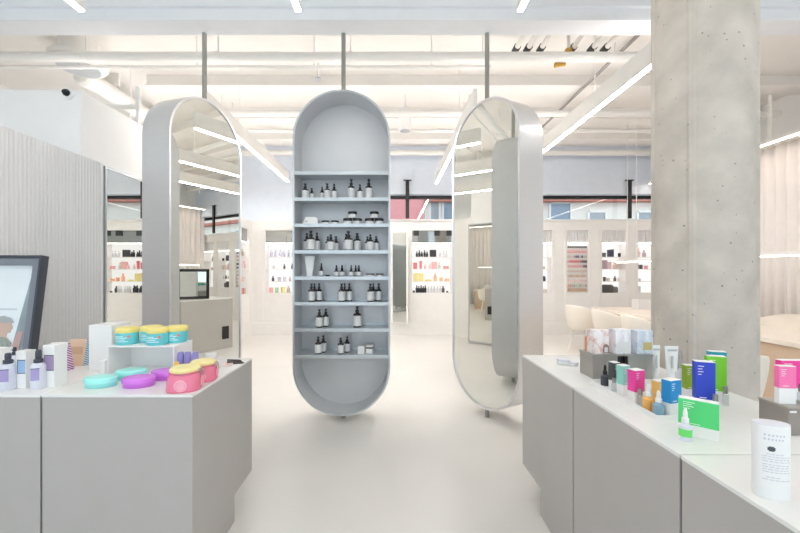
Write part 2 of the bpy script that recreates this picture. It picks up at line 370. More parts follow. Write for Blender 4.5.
# ------------------------------------------------------------------ curtain, wall lights on the right
def curtain(x, y0, y1, z0, z1, pitch, amp):
    bm = bmesh.new(); n = int((y1-y0)/pitch*10); A = []; B = []
    for i in range(n+1):
        y = y0+(y1-y0)*i/n; ph = 2*PI*(y-y0)/pitch+.8*math.sin(y*2.3)
        A.append(bm.verts.new((x+amp*math.sin(ph)+.01*math.sin(3*ph), y, z0))); B.append(bm.verts.new((x+amp*.8*math.sin(ph+.3), y, z1)))
    for i in range(n):
        f = bm.faces.new((A[i], B[i], B[i+1], A[i+1])); f.smooth = True
    return bm
o = obj('curtain', curtain(6.12, 3.2, 8.24, .02, 3.46, .17, .045), mat('sheer_fabric', (248, 243, 240), .85)); tag(o, 'floor length pale pleated curtain behind the right table', 'curtain')
sm = o.modifiers.new('solid', 'SOLIDIFY'); sm.thickness = .004
tag(obj('curtain_rail', bx(6.04, 6.2, 3.1, 8.25, 3.46, 3.5), M_pipe), 'white rail holding the pale curtain', 'curtain rail')
t = thing('cove_light', 'warm strip light along the top of the pale curtain', 'light', (5.82, 3.1, 3.42))
obj('light_housing', bx(-.04, .04, 0, 5.0, .012, .07), M_pipe, t); obj('light_diffuser', bx(-.03, .03, .01, 4.99, 0, .012), M_warm, t)
obj('hanger', bx(-.01, .01, 2.4, 2.44, .07, CEIL-3.42), M_pipe, t)
t = thing('pendant_light', 'long slim white pendant light on thin cables over the right table', 'pendant lamp', (4.5, 3.3, 1.63))
obj('light_bar', bx(-.03, .03, 0, 3.85, .012, .05), M_pipe, t); obj('light_diffuser', bx(-.028, .028, .01, 3.84, 0, .012), M_warm, t)
for y in (.5, 3.3, 3.55): obj('suspension_cable', cyl(bmesh.new(), (0, y, .05), (0, y, CEIL-1.63), .006, n=6), M_pipe, t)

# ------------------------------------------------------------------ concrete column
def concrete():
    m = mat('board_marked_concrete', (198, 191, 182), .8, noise=.15, nscale=4.5, bump=.25, bscale=30)
    nt = m.node_tree; bs = nt.nodes['Principled BSDF']; old = bs.inputs['Base Color'].links[0].from_socket
    t = nt.nodes.new('ShaderNodeTexCoord'); v = nt.nodes.new('ShaderNodeTexVoronoi'); v.inputs['Scale'].default_value = 21
    n3 = nt.nodes.new('ShaderNodeTexNoise'); n3.inputs['Scale'].default_value = 20; n3.inputs['Detail'].default_value = 3
    nt.links.new(t.outputs['Object'], n3.inputs['Vector'])
    ad = nt.nodes.new('ShaderNodeMath'); ad.operation = 'MULTIPLY_ADD'; ad.inputs[1].default_value = .5
    nt.links.new(t.outputs['Object'], v.inputs['Vector']); nt.links.new(n3.outputs['Fac'], ad.inputs[0]); nt.links.new(v.outputs['Distance'], ad.inputs[2])
    r = nt.nodes.new('ShaderNodeValToRGB'); r.color_ramp.elements[0].position = .27; r.color_ramp.elements[1].position = .34
    r.color_ramp.elements[0].color = (.42, .41, .40, 1); r.color_ramp.elements[1].color = (1, 1, 1, 1)
    nt.links.new(ad.outputs[0], r.inputs[0])
    mx = nt.nodes.new('ShaderNodeMix'); mx.data_type = 'RGBA'; mx.blend_type = 'MULTIPLY'; mx.inputs[0].default_value = 1
    nt.links.new(old, mx.inputs[6]); nt.links.new(r.outputs[0], mx.inputs[7]); nt.links.new(mx.outputs[2], bs.inputs['Base Color'])
    return m
CXc, CYc, CR = 1.99, 2.31, .251
pts = []
va = math.atan2(-CYc, -CXc)             # direction from the column back to the room's middle
for i in range(96):
    a = 2*PI*i/96; r = CR
    for ra, w in ((va-.19, .07), (va-1.3, .08), (va+1.5, .05), (va+2.8, .05)):
        d = (a-ra+PI) % (2*PI)-PI
        if abs(d) < w: r += .014
    pts.append((r*math.cos(a), r*math.sin(a)))
b = prism(pts, 0, CEIL, 'z')
o = struct('column', b, concrete(), 'round raw concrete column with mould seams behind the right counter', 'column', loc=(CXc, CYc, 0))

# ------------------------------------------------------------------ back wall niches and their small products
M_niche = mat('niche_white', (244, 242, 240), .5)
def small(kind, m, h, w, cap=None):
    b = bmesh.new()
    if kind == 'bottle': lathe([(w*.46, 0), (w*.5, .008), (w*.5, h*.62), (w*.2, h*.74), (w*.2, h*.8), (w*.26, h*.8), (w*.26, h)], 12, b)
    elif kind == 'jar': lathe([(w*.46, 0), (w*.5, .008), (w*.5, h*.62), (w*.46, h*.66), (w*.53, h*.66), (w*.53, h*.97), (w*.5, h)], 14, b)
    elif kind == 'box': box(b, -w/2, w/2, -.03, .03, 0, h)
    elif kind == 'tube': prism([(-w*.36, 0), (w*.36, 0), (w*.36, h*.16), (w*.5, h)if 0 else (w*.42, h*.17), (w*.5, h), (-w*.5, h), (-w*.42, h*.17), (-w*.36, h*.16)], -.018, .018, 'y', b)
    elif kind == 'case': lathe([(w*.46, 0), (w*.5, .02), (w*.5, h*.6), (w*.42, h*.9), (w*.3, h)], 16, b, 1, .35)
    return b
PC = {'black': (38, 38, 42), 'white': (214, 214, 216), 'red': (214, 74, 82), 'pink': (232, 150, 150), 'pale pink': (236, 200, 196), 'mint': (190, 220, 200), 'yellow': (240, 226, 120),
      'orange': (240, 160, 110), 'grey': (120, 118, 122), 'lavender': (186, 184, 206), 'navy': (70, 72, 100), 'beige': (206, 190, 172), 'dark grey': (84, 80, 78), 'tan': (190, 150, 116), 'green': (120, 170, 130), 'mauve': (176, 150, 160)}
PROTO = {}
SHELFZ = [1.80, 1.52, 1.235, NL+.012]
ROWN = ['top', 'second', 'third', 'lowest']
KN = {'bottle': ('cosmetic_bottle', 'bottle'), 'jar': ('cosmetic_jar', 'jar'), 'box': ('cosmetic_box', 'box'), 'tube': ('cosmetic_tube', 'tube'), 'case': ('soft_case', 'bag')}
def put(kind, color, w, h, loc, rotz, label, group):
    key = (kind, color, round(w, 3), round(h, 3))
    if key not in PROTO:
        o = obj(KN[kind][0], small(kind, None, h, w), mat('product_'+color.replace(' ', '_'), tuple(v*.72+70*(.3 if v < 130 and max(PC[color]) < 130 else 1) for v in PC[color]), .45)); PROTO[key] = o
    else:
        o = PROTO[key].copy(); COL.objects.link(o)
    o.location = loc; o.rotation_euler = (0, 0, rotz); return tag(o, label, KN[kind][1], group)
def niche(cx, w, desc, rows, transom, side=False, rack=False):
    """rows: 4 lists of (x offset, kind, colour, w, h)"""
    t = thing('display_niche', desc[0].upper()*0+desc[1], 'niche', (cx, YB, 0) if not side else (XN, cx, 0), 0 if not side else PI/2, 'lit niches in the walls')
    h2 = w/2
    b = bmesh.new()
    fw = h2+.055
    for q in ((-fw, -fw+.02, .34, NH+.33), (fw-.02, fw, .34, NH+.33), (-fw+.02, fw-.02, NH+.31, NH+.33), (-fw+.02, fw-.02, .34, .36)): box(b, q[0], q[1], -.012, 0, q[2], q[3])
    obj('moulding', b, M_panel, t)
    b = bmesh.new(); box(b, -h2, -h2+.008, .002, .27, NL, NH+.3); box(b, h2-.008, h2, .002, .27, NL, NH+.3); box(b, -h2+.008, h2-.008, .002, .27, NL, NL+.01); box(b, -h2+.008, h2-.008, .002, .27, NH+.29, NH+.3)
    obj('lining', b, M_niche, t)
    obj('back_panel', bx(-h2+.008, h2-.008, .26, .27, NL+.01, NH-.01) if not rack else bx(-h2+.008, h2-.008, .06, .07, NL+.01, NH-.01), M_back if not rack else M_niche, t)
    if transom == 'reed':
        b = bmesh.new(); n = 8
        for k in range(n):
            xa = -h2+.01+k*(w-.02)/n; cyl(b, (xa+(w-.02)/n/2, .05, NH), (xa+(w-.02)/n/2, .05, NH+.28), (w-.02)/n/2*.98, n=12)
        obj('reeded_panel', b, M_reed, t)
    else:
        obj('transom_glass', bx(-h2+.008, h2-.008, .04, .05, NH, NH+.29), mat('grey_mirror_glass', (168, 170, 168), .06, .9), t)
        if transom == 'squares':
            for x in (-.36, .12, .40): obj('dark_square', bx(x-.06, x+.06, -.0+.005, .035, NH+.17, NH+.29), M_black, t)  # dark squares of a reflection, built as black blocks
        else: obj('transom_panel', bx(-h2+.03, h2-.3, .005, .035, NH+.02, NH+.16), mat('grey_card', (150, 152, 150), .6), t)
    obj('product_fill_strip', bx(-h2+.02, h2-.02, .012, .03, NH-.012, NH-.004), M_nled, t)  # glowing strip added to light the products from the front
    if not rack:
        for k, z in enumerate(SHELFZ[:3]): obj('shelf', bx(-h2+.008, h2-.008, .02, .26, z-.012, z), M_clear if k < 0 else M_niche, t)
        for ri, row in enumerate(rows):
            for i, (x, kind, color, pw, ph) in enumerate(row):
                same = [r for r in row if r[1:3] == (kind, color)]
                idx = [r[0] for r in same].index(x)
                nm = ('%s %s on the %s shelf of the %s' % (color, kind, ROWN[ri], desc[0])) if len(same) == 1 else ('%s %s, %s on %s shelf, %s' % (color, kind, ORD[idx], ROWN[ri], desc[0]))
                y = .12+.02*((i*7) % 3)
                loc = (cx+x, YB+y, SHELFZ[ri]) if not side else (XN-.055, cx+x, SHELFZ[ri])
                put(kind, color, pw, ph, loc, 0 if not side else PI/2, nm, 'products in the '+desc[0])
    return t
# left of the open display
lav = [(-.28+.1*i, 'bottle', 'lavender', .07, .17) for i in range(6)]
niche(*NICHES[0], ('niche left of the open display', 'lit wall niche with lavender bottles left of the open pill display'),
      [lav, [(-.22, 'jar', 'white', .06, .08), (.02, 'bottle', 'dark grey', .05, .12), (.2, 'bottle', 'black', .05, .13), (.27, 'jar', 'white', .06, .07)],
       [(-.24, 'bottle', 'navy', .06, .12), (-.1, 'jar', 'lavender', .07, .1), (.02, 'jar', 'lavender', .07, .1), (.16, 'bottle', 'mauve', .05, .11), (.24, 'bottle', 'mauve', .05, .11)],
       [(-.28, 'jar', 'pink', .09, .12), (-.16, 'jar', 'green', .08, .12), (-.02, 'jar', 'yellow', .1, .13), (.12, 'bottle', 'beige', .08, .16), (.28, 'box', 'red', .1, .12)]], 'panel')
niche(*NICHES[1], ('wide niche between the pills', 'wide lit wall niche with pink and yellow products between the pills'),
      [[(-.34+.06*i, 'bottle', 'black', .055, .13+.03*(i % 2)) for i in range(5)]+[(.04, 'box', 'black', .15, .17)]+[(.2+.08*i, 'bottle', 'white', .055, .14) for i in range(3)],
       [(-.38, 'box', 'red', .09, .15), (-.25, 'tube', 'red', .06, .19), (-.14, 'bottle', 'pale pink', .06, .11), (-.03, 'bottle', 'pale pink', .06, .12), (.07, 'box', 'pink', .12, .17), (.19, 'bottle', 'mint', .07, .15), (.31, 'jar', 'pink', .07, .07), (.38, 'jar', 'pink', .07, .07)],
       [(-.37, 'box', 'yellow', .11, .19), (-.24, 'box', 'yellow', .11, .18), (-.06, 'case', 'yellow', .16, .04), (.09, 'bottle', 'orange', .08, .18), (.23, 'jar', 'orange', .08, .09), (.37, 'case', 'orange', .13, .06)],
       [(-.41, 'jar', 'dark grey', .05, .05)]+[(-.34+.05*i, 'bottle', 'black', .06, .17-.02*(i % 2)) for i in range(5)]+[(-.07+.07*i, 'bottle', 'white', .055, .15) for i in range(5)]+[(.28, 'bottle', 'dark grey', .07, .15), (.37, 'jar', 'dark grey', .05, .04)]], 'squares')
niche(*NICHES[2], ('niche right of the mirror pill', 'slim lit wall niche partly hidden by the right mirror pill'),
      [[(.09, 'bottle', 'black', .04, .19), (-.1, 'bottle', 'grey', .05, .14)], [(-.05, 'jar', 'beige', .08, .08), (.04, 'case', 'tan', .1, .1), (.14, 'jar', 'beige', .08, .06)],
       [(-.06, 'jar', 'grey', .07, .09), (.03, 'jar', 'grey', .07, .07), (.13, 'case', 'navy', .13, .12)], [(-.04, 'jar', 'grey', .08, .08), (.06, 'jar', 'white', .07, .06), (.17, 'jar', 'beige', .1, .08)]], 'reed')
niche(*NICHES[3], ('nail polish rack', 'wall niche holding a rack of nail polish, over the shell chairs'), [], 'reed', rack=True)
niche(*NICHES[4], ('niche above the chairs', 'lit wall niche with a dark soft case above the shell chairs'),
      [[(-.19, 'box', 'dark grey', .12, .1), (-.03, 'box', 'navy', .06, .17), (.05, 'box', 'navy', .06, .18), (.2, 'jar', 'black', .06, .09)],
       [(-.21, 'box', 'mauve', .07, .2), (-.12, 'box', 'mauve', .07, .21), (-.01, 'box', 'pale pink', .07, .17), (.08, 'bottle', 'pale pink', .07, .16), (.18, 'jar', 'beige', .13, .14)],
       [(-.15, 'jar', 'grey', .06, .1), (-.05, 'jar', 'beige', .08, .08), (.12, 'bottle', 'grey', .06, .12), (.18, 'bottle', 'beige', .05, .1)],
       [(-.09, 'case', 'dark grey', .34, .19), (.12, 'case', 'grey', .13, .14)]], 'reed')
niche(*NICHES[5], ('niche beside the column', 'lit wall niche partly hidden by the concrete column'),
      [[(-.18, 'bottle', 'pale pink', .08, .2), (-.04, 'bottle', 'mauve', .08, .16)], [(-.2, 'bottle', 'mauve', .07, .13), (-.11, 'jar', 'grey', .07, .1), (.02, 'jar', 'pink', .08, .08)],
       [(-.22, 'jar', 'grey', .05, .08), (-.14, 'jar', 'white', .05, .06)], [(-.18, 'box', 'white', .06, .15)]], 'reed')
side_rows = [[(-.26+.09*i, 'bottle', ('dark grey', 'green', 'beige', 'dark grey', 'tan', 'white')[i], .06, .15) for i in range(6)],
             [(-.26+.09*i, 'bottle', ('pink', 'red', 'pink', 'beige', 'white', 'pink')[i], .07, .17) for i in range(6)],
             [(-.26+.09*i, 'jar', ('tan', 'beige', 'tan', 'orange', 'beige', 'white')[i], .08, .11) for i in range(6)],
             [(-.26+.09*i, 'jar', ('beige', 'orange', 'beige', 'tan', 'red', 'beige')[i], .08, .13) for i in range(6)]]
niche((NY0+NY1)/2, NY1-NY0, ('side wall niche', 'lit side wall niche seen obliquely past the left mirror pill'), side_rows, 'panel', side=True)
# nail polish rack
cx, w = NICHES[3]
t = thing('polish_rack', 'white stepped rack of nail polish rows in the wall niche', 'rack', (cx, YB, 0))
ROWS = 10; rowc = ['dark grey', 'pink', 'navy', 'red', 'pink', 'beige', 'tan', 'pale pink', 'mint', 'tan']
for r in range(ROWS): obj('ledge', bx(-w/2+.012, w/2-.012, .012, .058, NH-.13-r*.112, NH-.118-r*.112), M_niche, t)
PR = ['first', 'second', 'third', 'fourth', 'fifth', 'sixth', 'seventh', 'eighth', 'ninth', 'lowest']
for r in range(ROWS):
    for k in range(10):
        c = rowc[r]
        if r == 3: c = ['pink', 'red', 'red', 'red', 'red', 'red', 'red', 'dark grey', 'black', 'black'][k]
        elif r == 2: c = ['beige', 'beige', 'pale pink', 'mauve', 'navy', 'navy', 'lavender', 'navy', 'beige', 'beige'][k]
        elif r in (5, 6, 7) and k % 3 == 0: c = 'beige'
        elif r == 4 and k > 7: c = 'dark grey'
        elif r == 8: c = ['orange', 'tan', 'pink', 'green', 'mint', 'mint', 'green', 'mint', 'pale pink', 'tan'][k]
        put('bottle', c, .034, .062 if r not in (9,) else .085, (cx-w/2+.045+k*(w-.09)/9, YB+.035, NH-.118-r*.112), 0,
            '%s nail polish bottle, %s on the %s rack row' % (c, ORD[k] , PR[r]), 'nail polish bottles on the %s row' % PR[r])
# mirror door
t = thing('mirror_door', 'narrow full height mirror door beside the open pill display', 'door', (.2, YB-.075, 0), -.33)
obj('door_glass', bx(-.16, .17, -.03, -.01, .3, 2.34), M_mirror, t)
b = bmesh.new(); box(b, -.2, -.16, -.045, 0, .28, 2.38); box(b, .17, .21, -.045, 0, .28, 2.38); box(b, -.16, .17, -.045, 0, 2.34, 2.38); box(b, -.16, .17, -.045, 0, .28, .3); obj('door_frame', b, M_panel, t)

# ------------------------------------------------------------------ pill units
def stadium(w, h, n=28):
    r = w/2; pts = []
    for i in range(n+1):
        a = PI*i/n; pts.append((r*math.cos(a), h-r+r*math.sin(a)))
    for i in range(n+1):
        a = PI+PI*i/n; pts.append((r*math.cos(a), r+r*math.sin(a)))
    return pts
def band(w, h, y0, y1, th, bm=None):
    """ring of stadium section between outer and inner outline, from y0 to y1"""
    bm = bm or bmesh.new(); o = stadium(w, h); i_ = [(x*(w/2-th)/(w/2), th+(z)*(h-2*th)/h) for x, z in o]
    i_ = [(x, z+th) for x, z in stadium(w-2*th, h-2*th)]
    R = [[bm.verts.new((x, y, z)) for x, z in q] for q, y in ((o, y0), (o, y1), (i_, y1), (i_, y0))]
    n = len(o)
    for a in range(4):
        A, B = R[a], R[(a+1) % 4]
        for k in range(n):
            j = (k+1) % n; f = bm.faces.new((A[k], A[j], B[j], B[k])); f.smooth = (a % 2 == 0)
    bmesh.ops.recalc_face_normals(bm, faces=bm.faces); return bm
PW, PD = .935, .30
def pill(name, label, cat, cx, cy, rotz, mirror, rodx, steel):
    t = thing(name, label, cat, (cx, cy, 0), rotz)
    PH, PZ = (3.05, .10) if mirror else (3.13, .068)
    ry = -.09 if mirror else 0
    obj('shell', band(PW, PH, -PD/2, PD/2, .016), steel, t, (0, 0, PZ), sharp=30)
    obj('back_panel', prism([(x, z+.016) for x, z in stadium(PW-.032, PH-.032)], PD/2-.02, PD/2-.002, 'y'), steel, t, (0, 0, PZ))
    if mirror:
        obj('mirror_glass', prism([(x, z+.02) for x, z in stadium(PW-.04, PH-.04)], -PD/2+.004, -PD/2+.012, 'y'), M_mirror, t, (0, 0, PZ))
        obj('mirror_rim', band(PW, PH, -PD/2-.006, -PD/2+.001, .02), M_steel, t, (0, 0, PZ))
    else:
        obj('front_rim', band(PW+.002, PH+.002, -PD/2-.006, -PD/2+.001, .018), M_shelf, t, (0, 0, PZ-.001))
    obj('hanging_rod', cyl(bmesh.new(), (0, ry, PZ+PH-.012), (0, ry, 3.833), .022, n=20), M_rod, t)
    b = cyl(bmesh.new(), (0, ry, 0.0), (0, ry, PZ+.012), .022, n=20); obj('foot_post', b, M_rod, t)
    return t
AL, AR = math.radians(74.1), math.radians(-61)
# rods stand on the line y = 3.6
pill('mirror_pill', 'tall pill-shaped mirror with steel sides standing behind the left counter', 'mirror', -1.865-.09*math.sin(AL), 3.6+.09*math.cos(AL), AL, True, 0, M_steel)
pill('mirror_pill', 'tall pill-shaped mirror with steel sides left of the right counter', 'mirror', .96+.09*math.sin(-AR), 3.6+.09*math.cos(AR), AR, True, 0, M_steel)
PX, PY = -.475, 3.605
P = pill('pill_display', 'tall open pill-shaped blue-grey shelf display hanging in the middle', 'display shelf', PX, PY, 0, False, 0, M_bluesteel)
SH = []
for k, yy in enumerate((171.8, 198, 224, 250.5, 276.7, 302.3, 328.6, 355)):
    SH.append(EYE+(272-yy)*3.47/360+.0)
for k, z in enumerate(SH):
    b = bmesh.new(); box(b, -PW/2+.014, PW/2-.014, -PD/2+.012, PD/2-.02, z-.012, z); box(b, -PW/2+.014, PW/2-.014, -PD/2+.004, -PD/2+.012, z-.03, z+.003)
    if k > 3: box(b, -PW/2+.014, PW/2-.014, PD/2-.032, PD/2-.024, z, z+.022)
    obj('shelf', b, M_shelf, P)

# bottles in the display
def pump_bottle(h, r):
    t = thing('pump_bottle', '-', 'bottle')
    h *= 1.08; hb = h*.68
    obj('glass_body', lathe([(r*.9, 0), (r, .006), (r, hb*.86), (r*.8, hb*.96), (r*.4, hb), (r*.4, hb*1.06)], 20), M_amber, t)
    obj('paper_label', lathe([(r*1.015, hb*.10), (r*1.015, hb*.82)], 20), M_label, t)
    b = lathe([(r*.46, hb*1.05), (r*.46, hb*1.22), (r*.2, hb*1.24), (r*.2, h*.9), (r*.36, h*.9), (r*.36, h)], 14)
    box(b, -r*.14, r*.14, -r*1.0, 0, h*.93, h*.985); obj('pump_head', b, M_blackpl, t); return t
def dropper_bottle(h, r):
    t = thing('dropper_bottle', '-', 'bottle')
    obj('glass_body', lathe([(r*.9, 0), (r, .005), (r, h*.45), (r*.45, h*.55), (r*.45, h*.58)], 18), M_amber, t)
    obj('paper_label', lathe([(r*1.02, h*.08), (r*1.02, h*.42)], 18), M_label, t)
    obj('dropper_cap', lathe([(r*.5, h*.57), (r*.5, h*.72), (r*.3, h*.75), (r*.32, h*.9), (r*.16, h)], 14), M_blackpl, t); return t
def low_jar(h, r):
    t = thing('cosmetic_jar', '-', 'jar')
    obj('glass_body', lathe([(r*.94, 0), (r, .004), (r, h*.6), (r*.92, h*.64)], 20), M_amber, t); obj('paper_label', lathe([(r*1.015, h*.05), (r*1.015, h*.6)], 20), M_label, t)
    obj('lid', lathe([(r*1.02, h*.64), (r*1.02, h*.97), (r*.97, h)], 20), M_blackpl, t); return t
PROT2 = {}
def shelfput(fn, h, r, px, row, dy, label, z0=0):
    key = (fn.__name__, h, r)
    y = PY-.02+dy; x = (px-391)/360*y
    loc = (x, y, SH[row]+z0)
    if key not in PROT2: o = fn(h, r); PROT2[key] = o; o.location = loc
    else: o = dup(PROT2[key], loc)
    o.rotation_euler = (0, 0, random.uniform(-.3, .3)); tag(o, label, o['category'], 'products on the pill display shelves'); return o
SNAME = [None, 'first product', 'second product', 'third product', 'fourth product', 'fifth product', 'sixth product', 'lowest product']
def row(r, items, fn=pump_bottle, word='black-capped pump bottle'):
    items = sorted(items)
    for i, (px, h, rad, dy) in enumerate(items):
        size = 'tall' if h > .17 else 'small' if h < .115 else 'medium'
        shelfput(fn, h, rad, px, r, dy, '%s %s, %s on the pill display\'s %s shelf' % (size, word, ORD[i], SNAME[r]))
row(1, [(305.3, .145, .034, -.03), (311.8, .115, .024, .02), (322.2, .13, .027, .03), (327.3, .145, .03, -.04), (334.2, .15, .027, 0), (351.3, .195, .034, 0), (360, .145, .028, 0), (368.8, .195, .036, 0)])
for i, px in enumerate((325.5, 334.8)): shelfput(low_jar, .042, .04, px, 2, -.03, '%s low white-labelled jar beside the tube on the second pill display shelf' % ('left', 'right')[i])
for i, px in enumerate((347.6, 357.4, 369.3, 379.2)): shelfput(low_jar, .068, .044, px, 2, 0, 'lower row jar, %s of four stacked jars, on the second pill display shelf' % ORD[i])
for i, px in enumerate((352.5, 374.3)): shelfput(low_jar, .068, .044, px, 2, 0, 'upper jar resting on the %s pair on the second pill display shelf' % ('left', 'right')[i], .068)
o = thing('cosmetic_box', 'white slanted carton at the left end of the second pill display shelf', 'box', ((311.5-391)/360*3.58, 3.56, SH[2]))
obj('carton', prism([(-.075, 0), (.075, 0), (.075, .055), (.05, .075), (-.045, .075)], -.045, .045, 'y'), M_card, o); obj('printed_mark', bx(-.05, -.025, -.047, -.0455, .03, .036), M_ink, o)
row(3, [(306.9, .17, .033, .055), (310.9, .185, .041, -.03), (317.0, .175, .032, .045), (327.8, .14, .028, .05), (330.8, .15, .034, -.035), (336.0, .14, .03, .04), (346.3, .165, .03, .06), (348.4, .18, .042, -.03), (357.2, .17, .038, .03), (367.4, .14, .028, .05), (370.4, .15, .033, -.035), (376.2, .14, .03, .03)])
t = thing('cosmetic_tube', 'big white standing tube at the left end of the fourth pill display shelf', 'tube', ((309.8-391)/360*3.58, 3.58, SH[4]))
obj('tube_body', prism([(-.030, .035), (.030, .035), (.05, .205), (-.05, .205)], -.012, .012, 'y'), M_white, t, bevel=.004); obj('cap', bx(-.028, .028, -.018, .018, 0, .035), M_white, t, bevel=.004)
row(4, [(321.4, .135, .025, 0)], dropper_bottle, 'single dropper bottle')
row(4, [(336.4, .115, .026, 0), (342.0, .115, .026, .02)], dropper_bottle, 'paired dropper bottle')
row(4, [(351.2, .115, .022, 0), (355.7, .115, .022, .045), (358.9, .115, .022, -.01)], dropper_bottle, 'clustered dropper bottle')
for i, px in enumerate((370, 379.8)): shelfput(low_jar, .03, .042 if i == 0 else .036, px, 4, 0, '%s flat black-lidded jar at the right end of the fourth pill display shelf' % ('left', 'right')[i])
t = tag(obj('lip_pot', lathe([(.02, 0), (.022, .004), (.022, .014), (.018, .016)], 16), M_blackpl, None, ((327.5-391)/360*3.56, 3.56, SH[4])), 'tiny flat black pot beside the single dropper on the fourth pill display shelf', 'pot')
row(5, [(311.4, .165, .033, -.03), (314.4, .165, .024, .05), (319.2, .165, .028, .02), (341.6, .165, .033, -.03), (344.6, .165, .024, .05), (349.4, .165, .028, .02), (370.4, .165, .033, -.03), (373.4, .165, .024, .05), (378.6, .165, .03, .02)])
row(6, [(319.3, .165, .033, -.03), (325.8, .165, .03, .02)]); row(6, [(357.2, .19, .042, -.01)], pump_bottle, 'single big pump bottle')
row(7, [(318.2, .155, .033, -.06), (323.4, .155, .03, .01), (340.8, .145, .032, -.06), (347.2, .145, .028, .01)])
for i, (px, m) in enumerate(((361.6, M_card), (369.8, M_card))):
    t = thing('cosmetic_box', ('plain white small box at the right of the lowest pill display shelf', 'small white box with black band at the right end of the lowest pill display shelf')[i], 'box', ((px-391)/360*3.55, 3.55+.02*i, SH[7]), -.15)
    obj('carton', bx(-.032, .032, -.03, .03, 0, .075), m, t, bevel=.001)
    if i: obj('black_band', bx(-.033, .033, -.031, .031, .045, .06), M_blackpl, t)

# ------------------------------------------------------------------ counters
def counter(label, x0, x1, y0, y1, kick=None, side='x'):
    t = thing('display_counter', label, 'counter', ((x0+x1)/2, (y0+y1)/2, 0), 0, 'taupe display counters'); ox, oy = (x0+x1)/2, (y0+y1)/2
    g = .004; yk = y1 if kick is None else kick
    if kick is None: pts = [(y0+g, 0), (y1-g, 0), (y1-g, CZ-.012), (y0+g, CZ-.012)]
    else: pts = [(y0+g, 0), (kick, 0), (kick, .155), (y1, .155), (y1, CZ-.012), (y0+g, CZ-.012)]
    obj('counter_body', prism([(a-oy, c) for a, c in pts], x0+g-ox, x1-g-ox, 'x'), M_taupe, t, bevel=.0015)
    obj('counter_top', bx(x0+g/2-ox, x1-g/2-ox, y0+g/2-oy, y1-oy-(g/2 if kick is None else 0), CZ-.012, CZ), M_top, t, bevel=.001)
    if x1 > 0 and y0 > 1: obj('shadow_gap', bx(x0+.012-ox, x1-.012-ox, y0-oy, y0+g-oy, .0, CZ-.014), M_gap, t)
    if x1 < 0: obj('shadow_gap', bx(x0-ox, x0+g-ox, y0+.012-oy, yk-.012-oy, 0, CZ-.014), M_gap, t)
    return t
counter('taupe left counter at the aisle carrying the teal and pink jars', -1.602, -.905, 1.645, 2.353, 2.09)
counter('taupe left counter carrying the purple-labelled bottles', -2.30, -1.604, 1.645, 2.353, 2.09)
counter('taupe left counter at the outer left end carrying the framed mirror', -3.0, -2.302, 1.645, 2.353, 2.09)
counter('taupe right counter at the far end carrying the metal riser', .887, 1.59, 1.763, 2.438, 2.143)
counter('taupe right counter in the middle carrying the white tray', .887, 1.59, 1.109, 1.761)
counter('taupe right counter nearest, carrying the white oval canister', .887, 1.59, .42, 1.107)
def gx(px, Y): return (px-391)/360*Y

# ---- left counter products
t = thing('display_riser', 'white open-front riser under the four teal jars', 'riser', (-1.38, 2.075, CZ))
w2, d2, rh = .185, .092, .154
b = bmesh.new(); box(b, -w2, w2, -d2, d2, rh-.008, rh); box(b, -w2, -w2+.008, -d2, d2, 0, rh-.008); box(b, w2-.008, w2, -d2, d2, 0, rh-.008); obj('riser_shell', b, M_card, t, bevel=.001)
obj('back_panel', bx(-w2+.008, w2-.008, d2-.01, d2, 0, rh-.008), M_card, t)
M_teal = mat('teal_jar', (104, 204, 212), .35); M_yel = mat('yellow_lid', (248, 232, 140), .4); M_ltxt = mat('jar_print', (225, 245, 245), .5); M_coral = mat('coral_dot', (236, 140, 120), .5)
def teal_jar():
    t = thing('cosmetic_jar', '-', 'jar'); r = .056
    obj('jar_body', lathe([(r*.93, 0), (r, .008), (r, .06), (r*.95, .066)], 32), M_teal, t)
    obj('lid', lathe([(r*.98, .066), (r*1.0, .068), (r*1.0, .086), (r*.9, .094), (0, .096)], 32), M_yel, t)
    b = bmesh.new()
    for z, a0, a1 in ((.046, 215, 265), (.038, 215, 285), (.028, 215, 275), (.018, 215, 290)):
        n = 10; pts = [(math.radians(a0+(a1-a0)*i/n)) for i in range(n+1)]
        for p, q in zip(pts, pts[1:]):
            v = [bm_v for bm_v in (b.verts.new((r*1.008*math.cos(p), r*1.008*math.sin(p), z)), b.verts.new((r*1.008*math.cos(q), r*1.008*math.sin(q), z)), b.verts.new((r*1.008*math.cos(q), r*1.008*math.sin(q), z+.004)), b.verts.new((r*1.008*math.cos(p), r*1.008*math.sin(p), z+.004)))]
            b.faces.new(v)
    obj('printed_text', b, M_ltxt, t)
    a = math.radians(292); obj('coral_dot', cyl(bmesh.new(), (r*.97*math.cos(a), r*.97*math.sin(a), .046), (r*1.012*math.cos(a), r*1.012*math.sin(a), .046), .008, n=14), M_coral, t)
    return t
j = teal_jar()
for i, (x, y, l) in enumerate(((-1.505, 2.055, 'leftmost teal jar with yellow lid on the white riser'), (-1.40, 2.108, 'teal jar with yellow lid half hidden behind another on the riser'), (-1.305, 2.045, 'teal jar with yellow lid standing frontmost in the middle of the riser'), (-1.248, 2.11+.0, 'rightmost teal jar with yellow lid at the riser corner'))):
    if i == 3: x, y = -1.252, 2.108
    if i == 2: x, y = -1.322, 2.041
    o = j if i == 0 else dup(j, None); o.location = (x, y, CZ+rh); o.rotation_euler = (0, 0, (.35, .3, .3, .25)[i]); tag(o, l, 'jar', 'teal jars on the riser')
t = thing('carton_box', 'tall plain white carton standing left of the white riser', 'box', (-1.66, 2.13, CZ)); obj('carton', bx(-.065, .065, -.075, .075, 0, .258), M_card, t, bevel=.0015); obj('lid_seam', bx(-.0655, .0655, -.0755, .0755, .243, .2445), M_label, t)
